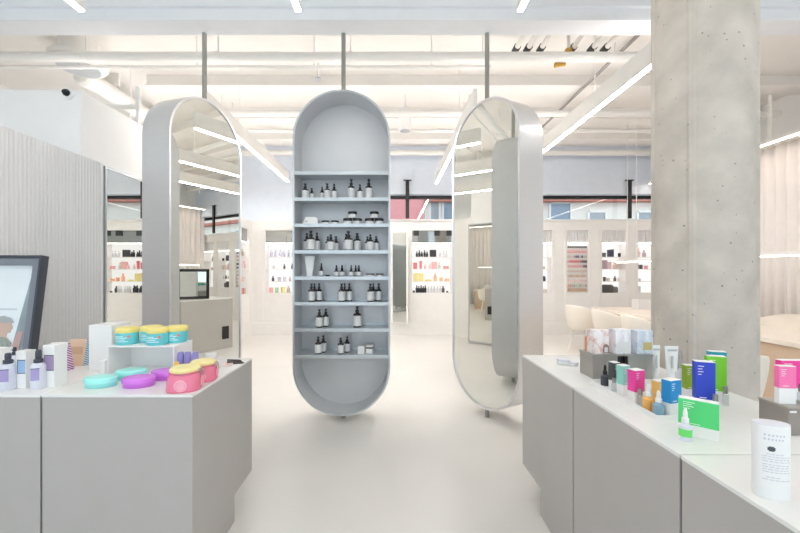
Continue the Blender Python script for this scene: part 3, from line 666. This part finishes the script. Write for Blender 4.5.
t = thing('carton_box', 'small low white carton between the tall carton and the riser', 'box', (-1.584, 2.0, CZ)); obj('carton', bx(-.016, .016, -.03, .03, 0, .075), M_card, t, bevel=.001); obj('lid_seam', bx(-.0165, .0165, -.0305, .0305, .06, .0615), M_label, t)
def tin(c, name):
    t = thing('oval_tin', '-', 'tin'); m = mat(name, c, .3); m2 = mat(name+'_lid', tuple(min(255, v+18) for v in c), .25)
    obj('tin_base', lathe([(.066, 0), (.07, .005), (.07, .022)], 36, sx=1, sy=.68), m, t); obj('lid', lathe([(.073, .022), (.073, .042), (.068, .047), (.05, .048), (0, .046)], 36, sx=1, sy=.68), m2, t); return t
a = tin((150, 228, 222), 'mint_tin'); a.location = (-1.43, 1.775, CZ); a.rotation_euler = (0, 0, .12); tag(a, 'mint green oval tin nearest the left seam of the counter', 'tin', 'oval tins')
c = dup(a, (-1.375, 1.905, CZ), .2, 'mint green oval tin in front of the white riser', 'oval tins')
a = tin((200, 110, 216), 'purple_tin'); a.location = (-1.243, 1.775, CZ); a.rotation_euler = (0, 0, .2); tag(a, 'purple oval tin nearest the counter front', 'tin', 'oval tins')
c = dup(a, (-1.185, 1.9, CZ), .15, 'purple oval tin just behind the front purple tin', 'oval tins')
M_pinkg = mat('pink_gel_glass', (238, 128, 158), .2, coat=.4); M_emb = mat('pale_pink_emboss', (248, 176, 194), .25); M_cream = mat('pale_yellow_lid', (246, 234, 165), .4); M_wire = mat('clasp_wire', (186, 180, 184), .3, 1)
def pink_jar(s, label):
    t = thing('clip_top_jar', label, 'jar', (0, 0, 0), 0, 'pink clip-top jars')
    obj('jar_body', lathe([(r*s, z*s) for r, z in ((.070, 0), (.074, .006), (.072, .045), (.067, .07), (.062, .077), (.061, .082), (.063, .084))], 36, pw=3.2), M_pinkg, t)
    obj('neck_wire', lathe([(.0625*s, .078*s), (.065*s, .0795*s), (.0625*s, .081*s)], 32), M_wire, t)
    obj('seal_ring', lathe([(.062*s, .084*s), (.063*s, .088*s)], 32), mat('rubber_seal', (236, 150, 160), .5), t)
    obj('lid', lathe([(r*s, z*s) for r, z in ((.064, .088), (.066, .092), (.066, .1), (.06, .107), (0, .108))], 32), M_cream, t)
    for k in (0, 1): obj('embossed_ring', lathe([(.026*s, 0), (.028*s, .004*s), (.02*s, .006*s), (.018*s, .003*s)], 24), M_emb, t, ((0, -.0725*s, .034*s), (.0725*s, 0, .034*s))[k], ((PI/2, 0, 0), (PI/2, 0, PI/2))[k])
    p = [(.06, -.02, .1), (.078, -.01, .085), (.08, .0, .06), (.078, .01, .085), (.06, .02, .1)]
    obj('wire_clasp', tube([(x*s, y*s, z*s) for x, y, z in p]+[(.066*s, -.03*s, .075*s)], .0022, 6), M_wire, t); return t
a = pink_jar(1, 'pink clip-top jar with yellow lid at the front counter corner'); a.location = (-.992, 1.735, CZ); a.rotation_euler = (0, 0, .25)
a = pink_jar(.93, 'pink clip-top jar with yellow lid behind the corner one'); a.location = (-.985, 1.885, CZ); a.rotation_euler = (0, 0, .3)
M_lav = mat('lavender_pack', (150, 146, 206), .4)
for i, (x, y) in enumerate(((-1.168, 2.0), (-1.128, 2.0), (-1.09, 2.005))):
    t = thing('cosmetic_tube', 'lavender tube standing %s of three behind the pink jars' % ('leftmost', 'in the middle', 'rightmost')[i], 'tube', (x, y, CZ), 0, 'lavender tubes')
    obj('tube_body', lathe([(.017, .025), (.018, .03), (.018, .10), (.014, .118)], 16, sx=1, sy=.8), M_lav, t); obj('cap', lathe([(.0165, 0), (.0165, .025)], 16), mat('lavender_cap', (190, 188, 226), .4), t)
t = thing('cosmetic_tube', 'small yellow tube standing between purple tin and lavender tubes', 'tube', (gx(176.5, 1.93), 1.93, CZ)); obj('tube_body', lathe([(.013, .02), (.014, .07), (.012, .08)], 16), mat('amber_yellow', (244, 204, 100), .4), t); obj('cap', lathe([(.0125, 0), (.0125, .02)], 16), M_yel, t)
t = thing('cosmetic_jar', 'small pale pink pot behind the pink clip-top jars', 'pot', (-1.12, 2.24, CZ)); obj('jar_body', lathe([(.03, 0), (.032, .004), (.032, .035)], 20), mat('pale_pink_pot', (236, 214, 226), .4), t); obj('lid', lathe([(.033, .035), (.033, .052), (.03, .055)], 20), M_white, t)
for i, (x, y) in enumerate(((-1.03, 2.12), (-.975, 2.155))):
    t = thing('powder_compact', 'pale pink square compact, %s of two beside the pink jars' % ('left', 'right')[i], 'compact', (x, y, CZ), .3); obj('case', bx(-.024, .024, -.024, .024, 0, .012), mat('blush_case', (232, 214, 210), .4), t, bevel=.002); obj('pan', lathe([(.018, .012), (.018, .0135)], 18), mat('blush_pan', (214, 176, 170), .6), t)
for i, (x, y, r) in enumerate(((-.965, 2.235, .15), (-.985, 2.275, -.1), (-.94, 2.2, .3))):
    t = thing('cosmetic_pencil', ('dark brown pencil lying nearest the aisle edge of the left counter', 'dark brown pencil lying farthest back on the left counter', 'dark brown pencil lying close to the pale compacts')[i], 'pencil', (x, y, CZ), r)
    obj('barrel', cyl(bmesh.new(), (-.05, 0, .005), (.03, 0, .005), .005, n=8), mat('dark_brown', (70, 58, 56), .4), t); obj('tip', cyl(bmesh.new(), (.03, 0, .005), (.042, 0, .005), .005, .001, n=8), M_blackpl, t)

M_frost = mat('frosted_bottle', (224, 226, 238), .3); M_cap = mat('slate_cap', (70, 74, 88), .4); M_purple = mat('lilac_label', (168, 156, 206), .5); M_blue = mat('blue_label', (158, 190, 226), .5); M_plum = mat('plum_label', (160, 140, 176), .5)
def spray(label, x, y, lab, h=.18):
    t = thing('spray_bottle', label, 'bottle', (x, y, CZ), .35, 'spray bottles on the left counter')
    obj('bottle_body', lathe([(.027, 0), (.03, .005), (.03, .11), (.024, .122), (.014, .126)], 24), M_frost, t); obj('collar', lathe([(.017, .124), (.018, .126), (.018, .142), (.014, .144)], 20), M_cap, t)
    b = lathe([(.011, .144), (.012, .15), (.012, h-.006), (.009, h)], 16); box(b, -.004, .004, -.018, 0, h-.016, h-.008); obj('spray_head', b, M_cap, t)
    obj('front_label', bx(-.016, .016, -.0315, -.029, .045, .1), lab, t); obj('label_border', bx(-.017, .017, -.0312, -.0292, .098, .103), M_cap, t); return t
spray('frosted spray bottle with dark cap at the left picture edge of the counter', gx(8, 1.72), 1.72, M_purple, .175)
spray('frosted spray bottle with lilac label between the two labelled cartons', gx(38.5, 1.74), 1.74, M_purple, .185)
spray('small frosted spray bottle with dark cap behind the blue-labelled carton', gx(13.5, 1.9), 1.9, M_blue, .165)
def carton(label, x1, y0, w, d, h, lm):
    t = thing('carton_box', label, 'box', (x1-w/2, y0+d/2, CZ), 0, 'labelled cartons on the left counter')
    obj('carton', bx(-w/2, w/2, -d/2, d/2, 0, h), M_card, t, bevel=.0015)
    if lm:
        obj('front_label', bx(-w/2+.012, w/2-.003, -d/2-.001, -d/2, h*.42, h*.75), lm, t)
        b = bmesh.new(); box(b, -w/2+.009, -w/2+.012, -d/2-.001, -d/2, h*.40, h*.77); box(b, -w/2+.012, w/2-.003, -d/2-.001, -d/2, h*.75, h*.77); box(b, -w/2+.012, w/2-.003, -d/2-.001, -d/2, h*.40, h*.42); obj('label_border', b, M_cap, t)
    return t
carton('white carton with blue label on the left counter', -1.76, 1.735, .05, .05, .18, M_blue)
carton('white carton with plum label beside the striped gift packs', -1.638, 1.752, .058, .07, .205, M_plum)
carton('plain white carton cut off at the left edge beside the framed mirror', -1.985, 1.83, .08, .06, .17, None)
def wedge(label, x, y, front, st, h, w=.1):
    t = thing('gift_pack', label, 'gift pack', (x, y, CZ), 0, 'striped gift packs'); d = .062
    obj('pack_body', prism([(-d/2, 0), (d/2, 0), (.004, h), (-.004, h)], -w, 0, 'x'), front, t)
    obj('striped_side', prism([(-d/2, 0), (d/2, 0), (.004, h), (-.004, h)], .0, .002, 'x'), st, t)
    obj('front_window', prism([(-d/2-.001+.010, .03), (-d/2+.0115, .03), (-.0145, h*.72), (-.016, h*.72)], -w+.015, -.015, 'x'), mat('tan_window' if front is not M_card else 'white_window', (216, 178, 148) if front is not M_card else (238, 236, 238), .5), t)
wedge('white tapered gift pack with magenta striped side', -1.842, 2.06, M_card, stripes('magenta_stripe', (152, 70, 150), (236, 214, 232), 26, (.5, 0, 0)), .16)
wedge('peach tapered gift pack with blue striped side', -1.842, 2.185, mat('peach_pack', (228, 196, 172), .5), stripes('blue_stripe', (70, 140, 180), (222, 234, 240), 26, (.5, 0, 0)), .155)

# framed mirror at the back of the left counter, its reflection painted on
FP = thing('framed_mirror', 'dark grey framed mirror with painted reflection leaning back on the left counter', 'picture', (-2.545, 2.225, CZ))
LE = math.radians(-7.2)
def fpart(name, bm, m, parent=FP, **k): return obj(name, bm, m, parent, (0, 0, 0), (LE, 0, 0), **k)
FW, FH = .305, .675
b = bmesh.new(); box(b, -FW, FW, 0, .05, 0, .02); box(b, -FW, FW, 0, .05, FH-.02, FH); box(b, -FW, -FW+.015, 0, .05, .02, FH-.02); box(b, FW-.015, FW, 0, .05, .02, FH-.02); box(b, -FW+.015, FW-.015, .04, .05, .02, FH-.02)
fpart('outer_frame', b, M_darkgrey)
b = bmesh.new()
for q in ((-FW+.015, FW-.015, .02, .062), (-FW+.015, FW-.015, FH-.062, FH-.02), (-FW+.015, -FW+.055, .062, FH-.062), (FW-.055, FW-.015, .062, FH-.062)): box(b, q[0], q[1], .004, .04, q[2], q[3])
fpart('bezel', b, M_midgrey)
pc = fpart('painted_reflection', bx(-FW+.055, FW-.055, .03, .04, .062, FH-.062), mat('reflection_ceiling', (232, 240, 244), .3, noise=.04, nscale=3))  # flat shapes below paint what the mirror reflects
def flat(name, pts, y, m): return obj(name, prism(pts, y-.002, y, 'y'), m, pc)
flat('reflected_slab', [(FW-.057, FH-.065), (FW-.066, FH-.065), (.155, .064), (.222, .064), (FW-.07, .25)], .029, mat('reflection_slab', (150, 164, 172), .3, noise=.15, nscale=6))
flat('reflected_slab', [(.205, .064), (.222, .19), (.186, .19), (.155, .064)], .0265, mat('reflection_rose', (192, 160, 158), .3))
hx, hz = .105, .235
flat('reflected_person', [(hx-.1, .064), (hx+.045, .064), (hx+.05, .12), (hx+.01, .16), (hx+.015, .18), (hx+.035, .185), (hx+.035, .2), (hx+.046, .21), (hx+.035, .235), (hx+.03, .255), (hx-.02, .265), (hx-.07, .25), (hx-.08, .18), (hx-.12, .13)], .0285, mat('reflection_skin', (206, 178, 166), .4))
flat('reflected_cap', [(hx+.05, .245), (hx+.03, .275), (hx-.02, .29), (hx-.075, .275), (hx-.09, .22), (hx-.05, .245)], .0265, mat('reflection_cap', (170, 176, 178), .4))
flat('reflected_jacket', [(hx-.18, .064), (hx+.048, .064), (hx+.05, .12), (hx+.0, .155), (hx-.08, .165), (hx-.18, .12)], .026, mat('reflection_jacket', (150, 158, 152), .5, noise=.35, nscale=40))
flat('reflected_beam', [(-FW+.06, .33), (.16, .325), (.16, .335), (-FW+.06, .345)], .0285, mat('reflection_line', (206, 214, 220), .4))

# ---- right counter products
M_metal = mat('polished_riser', (168, 166, 162), .28, .85)
t = thing('display_riser', 'grey metal riser with a dark slot on the far right counter', 'riser', (1.06, 1.89, CZ))
b = bmesh.new(); box(b, 0, .13, 0, .13, 0, .12); box(b, .185, .315, 0, .13, 0, .12); obj('riser_block', b, M_metal, t, bevel=.001)
obj('slot', bx(.13, .185, .03, .13, 0, .12), M_blackpl, t); obj('riser_top', bx(-.003, .318, -.003, .133, .12, .127), M_metal, t, bevel=.001)
R1 = CZ+.127
def mbox(label, px, y, w, d, h, m, extra=None, rot=0):
    t = thing('cosmetic_box', label, 'box', (gx(px, y), y, R1), rot, 'marbled boxes on the metal riser'); obj('carton', bx(-w/2, w/2, -d/2, d/2, 0, h), m, t, bevel=.001)
    if extra: extra(t, w, d, h)
    return t
def arch(t, w, d, h):
    pts = [(.0, .0), (.034, .0), (.034, .03)]+[(.017+.017*math.cos(a), .03+.017*math.sin(a)) for a in [PI*i/8 for i in range(1, 8)]]+[(0, .03)]
    obj('arched_label', prism([(x+.006, z+.004) for x, z in pts], -d/2-.002, -d/2, 'y'), mat('bronze_print', (150, 120, 110), .4), t); obj('label_panel', bx(.014, .032, -d/2-.003, -d/2-.002, .008, .034), M_label, t)
def halves(t, w, d, h): obj('label_panel', bx(-w/2+.008, w/2-.004, -d/2-.001, -d/2, .01, h*.48), M_label, t)
def golds(t, w, d, h): obj('gold_patch', bx(-.01, w/2-.006, -d/2-.001, -d/2, .02, h*.5), mat('gold_print', (196, 180, 120), .4), t)
mbox('pink marbled box with arched label on the metal riser', 598, 1.945, .085, .06, .125, marble('pink_marble', (240, 232, 230), (222, 178, 170), (246, 244, 246)), arch, .1)
mbox('white and pale blue marbled box in the middle of the metal riser', 619.5, 1.945, .085, .06, .128, marble('white_marble', (240, 240, 244), (214, 212, 220), (248, 248, 250), 9), halves, .06)
mbox('blue and gold marbled box at the right of the metal riser', 641, 1.945, .085, .06, .122, marble('blue_marble', (214, 222, 234), (190, 204, 222), (240, 240, 244), 8), golds, .03)
M_peach = mat('peach_bottle', (222, 150, 112), .25)
for i, px in enumerate((588, 609.2, 631.2)):
    t = thing('cosmetic_bottle', ('peach bottle at the left end of the metal riser', 'peach bottle between pink and white marbled boxes', 'peach bottle between white and blue marbled boxes')[i], 'bottle', (gx(px, 1.99), 1.99, R1), 0, 'peach bottles on the riser')
    obj('bottle_body', lathe([(.014, 0), (.016, .004), (.016, .075), (.009, .084)], 16), M_peach, t); obj('cap', lathe([(.011, .084), (.011, .115), (.01, .117)], 14), M_white, t)
def tubeup(label, px, y, h, w, m=None):
    t = thing('cosmetic_tube', label, 'tube', (gx(px, y), y, CZ), 0, 'white tubes by the column'); bm = bmesh.new(); n = 20
    rings = []
    for k in range(7):
        f = k/6; z = .028+(h-.028)*f; a = w*(.36+.14*f); c = .018*(1-f)+.002*f
        rings.append([bm.verts.new((a*math.cos(2*PI*i/n), c*math.sin(2*PI*i/n), z)) for i in range(n)])
    for A, B in zip(rings, rings[1:]):
        for i in range(n): bm.faces.new((A[i], A[(i+1) % n], B[(i+1) % n], B[i])).smooth = True
    bm.faces.new(rings[0][::-1]); bm.faces.new(rings[-1]); obj('tube_body', bm, M_white, t)
    obj('cap', lathe([(w*.3, 0), (w*.32, .003), (w*.34, .028)], 20, sy=.75), M_white, t); b = bmesh.new()
    box(b, -w*.2, -w*.05, -.0185, -.0165, h*.3, h*.7); obj('printed_band', bx(-w*.33, w*.33, -.0085, -.0065, h*.84, h*.90), mat('pale_print', (190, 194, 200), .5), t); obj('printed_text', b, mat('pale_print', (190, 194, 200), .5), t)
tubeup('white upright tube right beside the metal riser', 655.5, 1.93, .17, .05); tubeup('white upright tube second from the riser, in front of the column', 671.5, 1.93, .165, .075)
t = thing('small_dish', 'small white dish at the far tip of the right counter', 'dish', (gx(563.5, 2.2), 2.2, CZ)); obj('dish', lathe([(.03, 0), (.036, .003), (.036, .022), (.033, .022), (.033, .006), (0, .006)], 24), M_white, t); obj('lid', lathe([(.037, .022), (.037, .03), (0, .031)], 24), M_frost, t)
t = thing('small_dish', 'second small white dish between the first one and the metal riser', 'dish', (gx(573.5, 2.16), 2.16, CZ)); obj('dish', lathe([(.022, 0), (.026, .003), (.026, .018), (.023, .018), (.023, .005), (0, .005)], 24), M_white, t); obj('lid', lathe([(.027, .018), (.027, .024), (0, .025)], 24), M_frost, t)
# white tray and what stands on it
t = thing('display_tray', 'long shallow white tray of bottles and boxes on the right counter', 'tray', (1.005, 1.36, CZ))
b = bmesh.new(); box(b, 0, .125, 0, .46, 0, .004); box(b, 0, .003, 0, .46, .004, .02); box(b, .122, .125, 0, .46, .004, .02); box(b, .003, .122, 0, .003, .004, .02); box(b, .003, .122, .457, .46, .004, .02); obj('tray_body', b, M_card, t)
TZ = CZ+.0042
def twotone(label, x, y, w, d, h, c, rot=0, z=None, low=.32, name='cosmetic_box', grp='two-tone boxes on the right counter', text=True):
    t = thing(name, label, 'box', (x, y, TZ if z is None else z), rot, grp); nm = 'carton_%d_%d_%d' % c
    obj('carton_base', bx(-w/2, w/2, -d/2, d/2, 0, h*low), M_card, t, bevel=.0008); obj('colour_sleeve', bx(-w/2-.0006, w/2+.0006, -d/2-.0006, d/2+.0006, h*low, h-.002), mat(nm, c, .45), t, bevel=.0008)
    obj('carton_top', bx(-w/2, w/2, -d/2, d/2, h-.002, h), M_card, t)
    if text:
        b = bmesh.new()
        for k in range(4): box(b, -w*.38, -w*.38+w*(.3, .22, .27, .18)[k], -d/2-.0014, -d/2-.0006, h*(.9-.055*k), h*(.9-.055*k)+h*.014)
        box(b, -w*.3, w*.05, -d/2-.0014, -d/2-.0006, h*low*1.12, h*low*1.12+h*.016); obj('printed_text', b, M_card, t)
    return t
def dropper(label, x, y, h, r, body, cap, lab=None, z=None):
    t = thing('dropper_bottle', label, 'bottle', (x, y, TZ if z is None else z), -.4)
    obj('bottle_body', lathe([(r*.92, 0), (r, .003), (r, h*.46), (r*.5, h*.54), (r*.5, h*.57)], 24), body, t)
    obj('dropper_cap', lathe([(r*.56, h*.56), (r*.56, h*.70), (r*.36, h*.73), (r*.36, h*.88), (r*.2, h)], 18), cap, t)
    if lab: obj('paper_label', lathe([(r*1.02, h*.14), (r*1.02, h*.38)], 24), lab, t)
    return t
def vial(label, x, y, h, r, z=None):
    t = thing('sample_vial', label, 'vial', (x, y, TZ if z is None else z)); obj('glass_body', lathe([(r, 0), (r, h*.6), (r*.6, h*.66)], 14), M_clear, t); obj('cap', lathe([(r*.8, h*.66), (r*.8, h)], 14), M_rod, t)
dropper('charcoal dropper bottle at the far end of the white tray', 1.055, 1.775, .10, .019, mat('charcoal_glass', (66, 70, 76), .25), M_blackpl)
twotone('charcoal box near the far end of the white tray', 1.076, 1.735, .034, .034, .125, (70, 72, 76), .3, low=.3)
vial('clear vial in front of the charcoal box', 1.047, 1.69, .06, .011)
twotone('mint and white box on the white tray', 1.058, 1.64, .04, .034, .135, (146, 210, 196), .35, low=.36)
twotone('magenta pink box on the white tray', 1.054, 1.548, .05, .036, .14, (236, 70, 160), .25, low=.34)
vial('clear vial in front of the magenta pink box', 1.04, 1.502, .07, .011)
twotone('yellow orange box behind the white-capped droppers on the tray', 1.098, 1.475, .042, .03, .115, (246, 196, 110), .25, low=.3)
dropper('amber orange dropper bottle with white cap on the tray', 1.036, 1.447, .107, .021, mat('orange_serum', (242, 180, 90), .2, coat=.5), M_white)
dropper('pale blue dropper bottle with white cap beside the blue box', 1.032, 1.388, .1, .02, mat('blue_serum', (132, 168, 190), .2, coat=.5), M_white)
twotone('bright blue box at the near end of the white tray', 1.08, 1.387, .056, .034, .146, (30, 140, 208), .3, low=.40)
# tall boxes behind
twotone('green wide box standing obliquely on the middle right counter', 1.052, 1.232, .105, .030, .126, (84, 214, 124), -.75, CZ, .30)
dropper('small clear dropper bottle with green label before the green box', .985, 1.205, .105, .018, M_frost, M_white, mat('green_label', (110, 220, 110), .5), CZ)
twotone('tall royal blue box behind the green box', 1.272, 1.465, .064, .032, .20, (38, 68, 196), -.35, CZ, .24)
twotone('lime green box just behind the royal blue box', 1.405, 1.56, .066, .03, .20, (126, 214, 56), -.35, CZ, .25)
twotone('teal box rearmost behind the lime green box', 1.492, 1.65, .062, .03, .20, (32, 160, 178), -.3, CZ, .25)
twotone('narrow olive green box half hidden left of the royal blue box', 1.33, 1.60, .05, .03, .15, (150, 180, 50), -.2, CZ, .3)
dropper('clear capped bottle peeking over the royal blue box', 1.34, 1.665, .2, .02, M_frost, M_clear, None, CZ)
vial('clear vial at the right foot of the royal blue box', 1.275, 1.415, .08, .011, CZ); vial('clear vial at the right foot of the lime green box', 1.408, 1.515, .08, .011, CZ)
# oval canister
t = thing('oval_canister', 'white oval canister with fine print on the nearest right counter', 'canister', (.955, .905, CZ), -.25)
bm = bmesh.new(); n = 40; rings = []
for z, k in ((0, .96), (.004, 1), (.176, 1.0), (.182, .985)): rings.append([bm.verts.new((.0375*k*math.cos(2*PI*i/n), .024*k*math.sin(2*PI*i/n), z)) for i in range(n)])
for A, B in zip(rings, rings[1:]):
    for i in range(n): bm.faces.new((A[i], A[(i+1) % n], B[(i+1) % n], B[i])).smooth = True
bm.faces.new(rings[0][::-1]); bm.faces.new(rings[-1]); obj('canister_body', bm, M_white, t)
obj('rim', lathe([(.037, .182), (.0375, .1835), (.035, .1835)], 40, sy=.64), M_frost, t)
def onoval(b, x0, x1, z0, z1):
    n = 6
    for i in range(n):
        q = []
        for x, z in ((x0+(x1-x0)*i/n, z0), (x0+(x1-x0)*(i+1)/n, z0), (x0+(x1-x0)*(i+1)/n, z1), (x0+(x1-x0)*i/n, z1)):
            q.append(b.verts.new((x, -.0243*math.sqrt(max(0, 1-(x/.0377)**2))-.0002, z)))
        b.faces.new(q)
b = bmesh.new(); rr = random.Random(3)
for z, n, s in ((.157, 6, .0072), (.147, 6, .0066)):
    for i in range(n): onoval(b, -.026+i*s, -.026+i*s+.0034, z, z+.0045)
obj('printed_title', b, mat('pale_grey_print', (200, 204, 212), .6), t); b = bmesh.new()
for k, z in enumerate((.112, .106, .100, .094, .086, .080, .074, .068, .055, .049)):
    x = -.028+(.006 if k in (0, 8) else 0)
    while x < (.005 if k in (0, 8) else .022):
        l = rr.uniform(.004, .01); onoval(b, x, min(x+l, .028), z, z+.0018); x += l+.002
obj('printed_text', b, mat('pale_grey_print', (200, 204, 212), .6), t)
b = bmesh.new(); onoval(b, -.020, -.006, .122, .130); onoval(b, -.0175, -.0085, .120, .132); obj('oval_logo', b, mat('dark_print', (70, 76, 84), .5), t)
# second riser with pink boxes
t = thing('display_riser', 'taupe metal riser under the pink boxes at the right edge', 'riser', (1.364, 1.235, CZ))
obj('riser_block', bx(0, .2, 0, .1, 0, .092), mat('taupe_riser', (160, 152, 146), .35, .6), t, bevel=.001); obj('riser_top', bx(-.002, .202, -.002, .102, .092, .098), mat('taupe_riser_top', (176, 170, 158), .3, .6), t); obj('clip', bx(.0, .022, -.006, -.0025, .08, .087), M_white, t, bevel=.001)
twotone('front pink and white box on the taupe riser at the right edge', 1.392, 1.272, .052, .02, .134, (246, 120, 176), -.12, CZ+.098, .42, grp='pink boxes on the riser')
twotone('bright pink box behind the front one on the taupe riser', 1.462, 1.315, .09, .02, .144, (240, 60, 156), -.05, CZ+.098, .3, grp='pink boxes on the riser')
vial('clear vial beside the pink boxes on the taupe riser', 1.436, 1.258, .07, .011, CZ+.098)

# ------------------------------------------------------------------ table and chairs on the right
M_tbl = mat('beige_table', (232, 222, 210), .4); M_chair = mat('cream_shell', (240, 233, 222), .5)
t = thing('treatment_table', 'long beige table with panel sides beside the pale curtain', 'table', (4.45, 4.9, 0))
obj('tabletop', bx(-.45, .45, -2.2, 2.3, .70, .75), M_tbl, t, bevel=.004)
obj('side_panel', bx(-.42, -.38, -2.15, 2.25, 0, .70), mat('shaded_beige_panel', (196, 172, 148), .5), t); obj('side_panel', bx(.38, .42, -2.15, 2.25, 0, .70), mat('shaded_beige_panel', (196, 172, 148), .5), t)  # shade on the table sides put into a darker tan
obj('end_panel', bx(-.38, .38, -2.15, -2.1, 0, .70), mat('shaded_beige_panel', (196, 172, 148), .5), t)
t = thing('table_box', 'small grey box standing at the far end of the beige table', 'box', (4.75, 6.85, .75)); obj('box_body', bx(-.1, .1, -.1, .1, 0, .16), M_reed, t); obj('lid', bx(-.104, .104, -.104, .104, .16, .18), M_reed, t)
def tub_chair(label):
    t = thing('tub_chair', label, 'chair', (0, 0, 0), 0, 'cream shell chairs at the table')
    bm = bmesh.new(); nu, nv = 26, 12; G = []
    for j in range(nv+1):
        v = j/nv; line = []
        for i in range(nu+1):
            u = -1+2*i/nu; a = u*math.radians(128)        # opening to +x
            hgt = .44*(.42+.58*(math.cos(u*PI/2)**.9 if abs(u) < 1 else 0))
            if v < .45:
                s = v/.45; r = .06+.19*s; z = .40+.03*s*s
            else:
                s = (v-.45)/.55; r = .25+.055*math.sin(s*PI/2); z = .43+hgt*s
            line.append(bm.verts.new((-r*math.cos(a)*1.0-.02*(v > .45)*((v-.45)), r*math.sin(a)*1.02, z)))
        G.append(line)
    for j in range(nv):
        for i in range(nu): bm.faces.new((G[j][i], G[j][i+1], G[j+1][i+1], G[j+1][i])).smooth = True
    o = obj('shell', bm, M_chair, t, sharp=80); sm = o.modifiers.new('solid', 'SOLIDIFY'); sm.thickness = .018; sb = o.modifiers.new('sub', 'SUBSURF'); sb.levels = 1; sb.render_levels = 1
    obj('seat_pad', lathe([(.2, 0), (.235, .015), (.23, .04), (.18, .05), (0, .052)], 28), M_chair, t, (.0, 0, .415))
    for sx_ in (-1, 1):
        for sy_ in (-1, 1): obj('leg', cyl(bmesh.new(), (sx_*.12, sy_*.12, .41), (sx_*.2, sy_*.2, 0), .014, .010, n=10), M_pipe, t)
    return t
ch = tub_chair('cream shell chair at the far left of the table, first in the row')
ch.location = (3.5, 6.5, 0); ch.rotation_euler = (0, 0, .35)
dup(ch, (3.56, 5.72, 0), .0, 'cream shell chair in the middle of the aisle-side row'); dup(ch, (3.56, 4.98, 0), .0, 'cream shell chair nearest the concrete column, seen at its left side')
dup(ch, (2.52, 2.85, 0), PI/2, 'cream shell chair just behind the right counter beside the column'); dup(ch, (5.28, 4.95, 0), PI, 'cream shell chair on the curtain side of the beige table')
# rear counter seen only in the left mirror
t = thing('display_counter', 'taupe rear counter with a dark notch, seen reflected in the left mirror pill', 'counter', (1.46, 5.3, 0))
obj('counter_body', bx(-.42, .40, -.48, .5, 0, .94), M_taupe, t, bevel=.002); obj('counter_top', bx(-.43, .41, -.49, .51, .94, .955), M_top, t); obj('notch', bx(-.424, -.418, .28, .42, .18, .42), M_blackpl, t)
t = thing('table_mirror', 'black framed tabletop mirror on the rear counter, seen in the left mirror pill', 'mirror', (1.28, 5.17, .955), -1.02)
b = bmesh.new(); 
for q in ((-.26, .26, 0, .05), (-.26, .26, .5, .55), (-.26, -.21, .05, .5), (.21, .26, .05, .5)): box(b, q[0], q[1], -.02, .02, q[2], q[3])
obj('mirror_frame', b, M_black, t); obj('mirror_glass', bx(-.21, .21, -.008, .012, .05, .5), M_mirror, t)
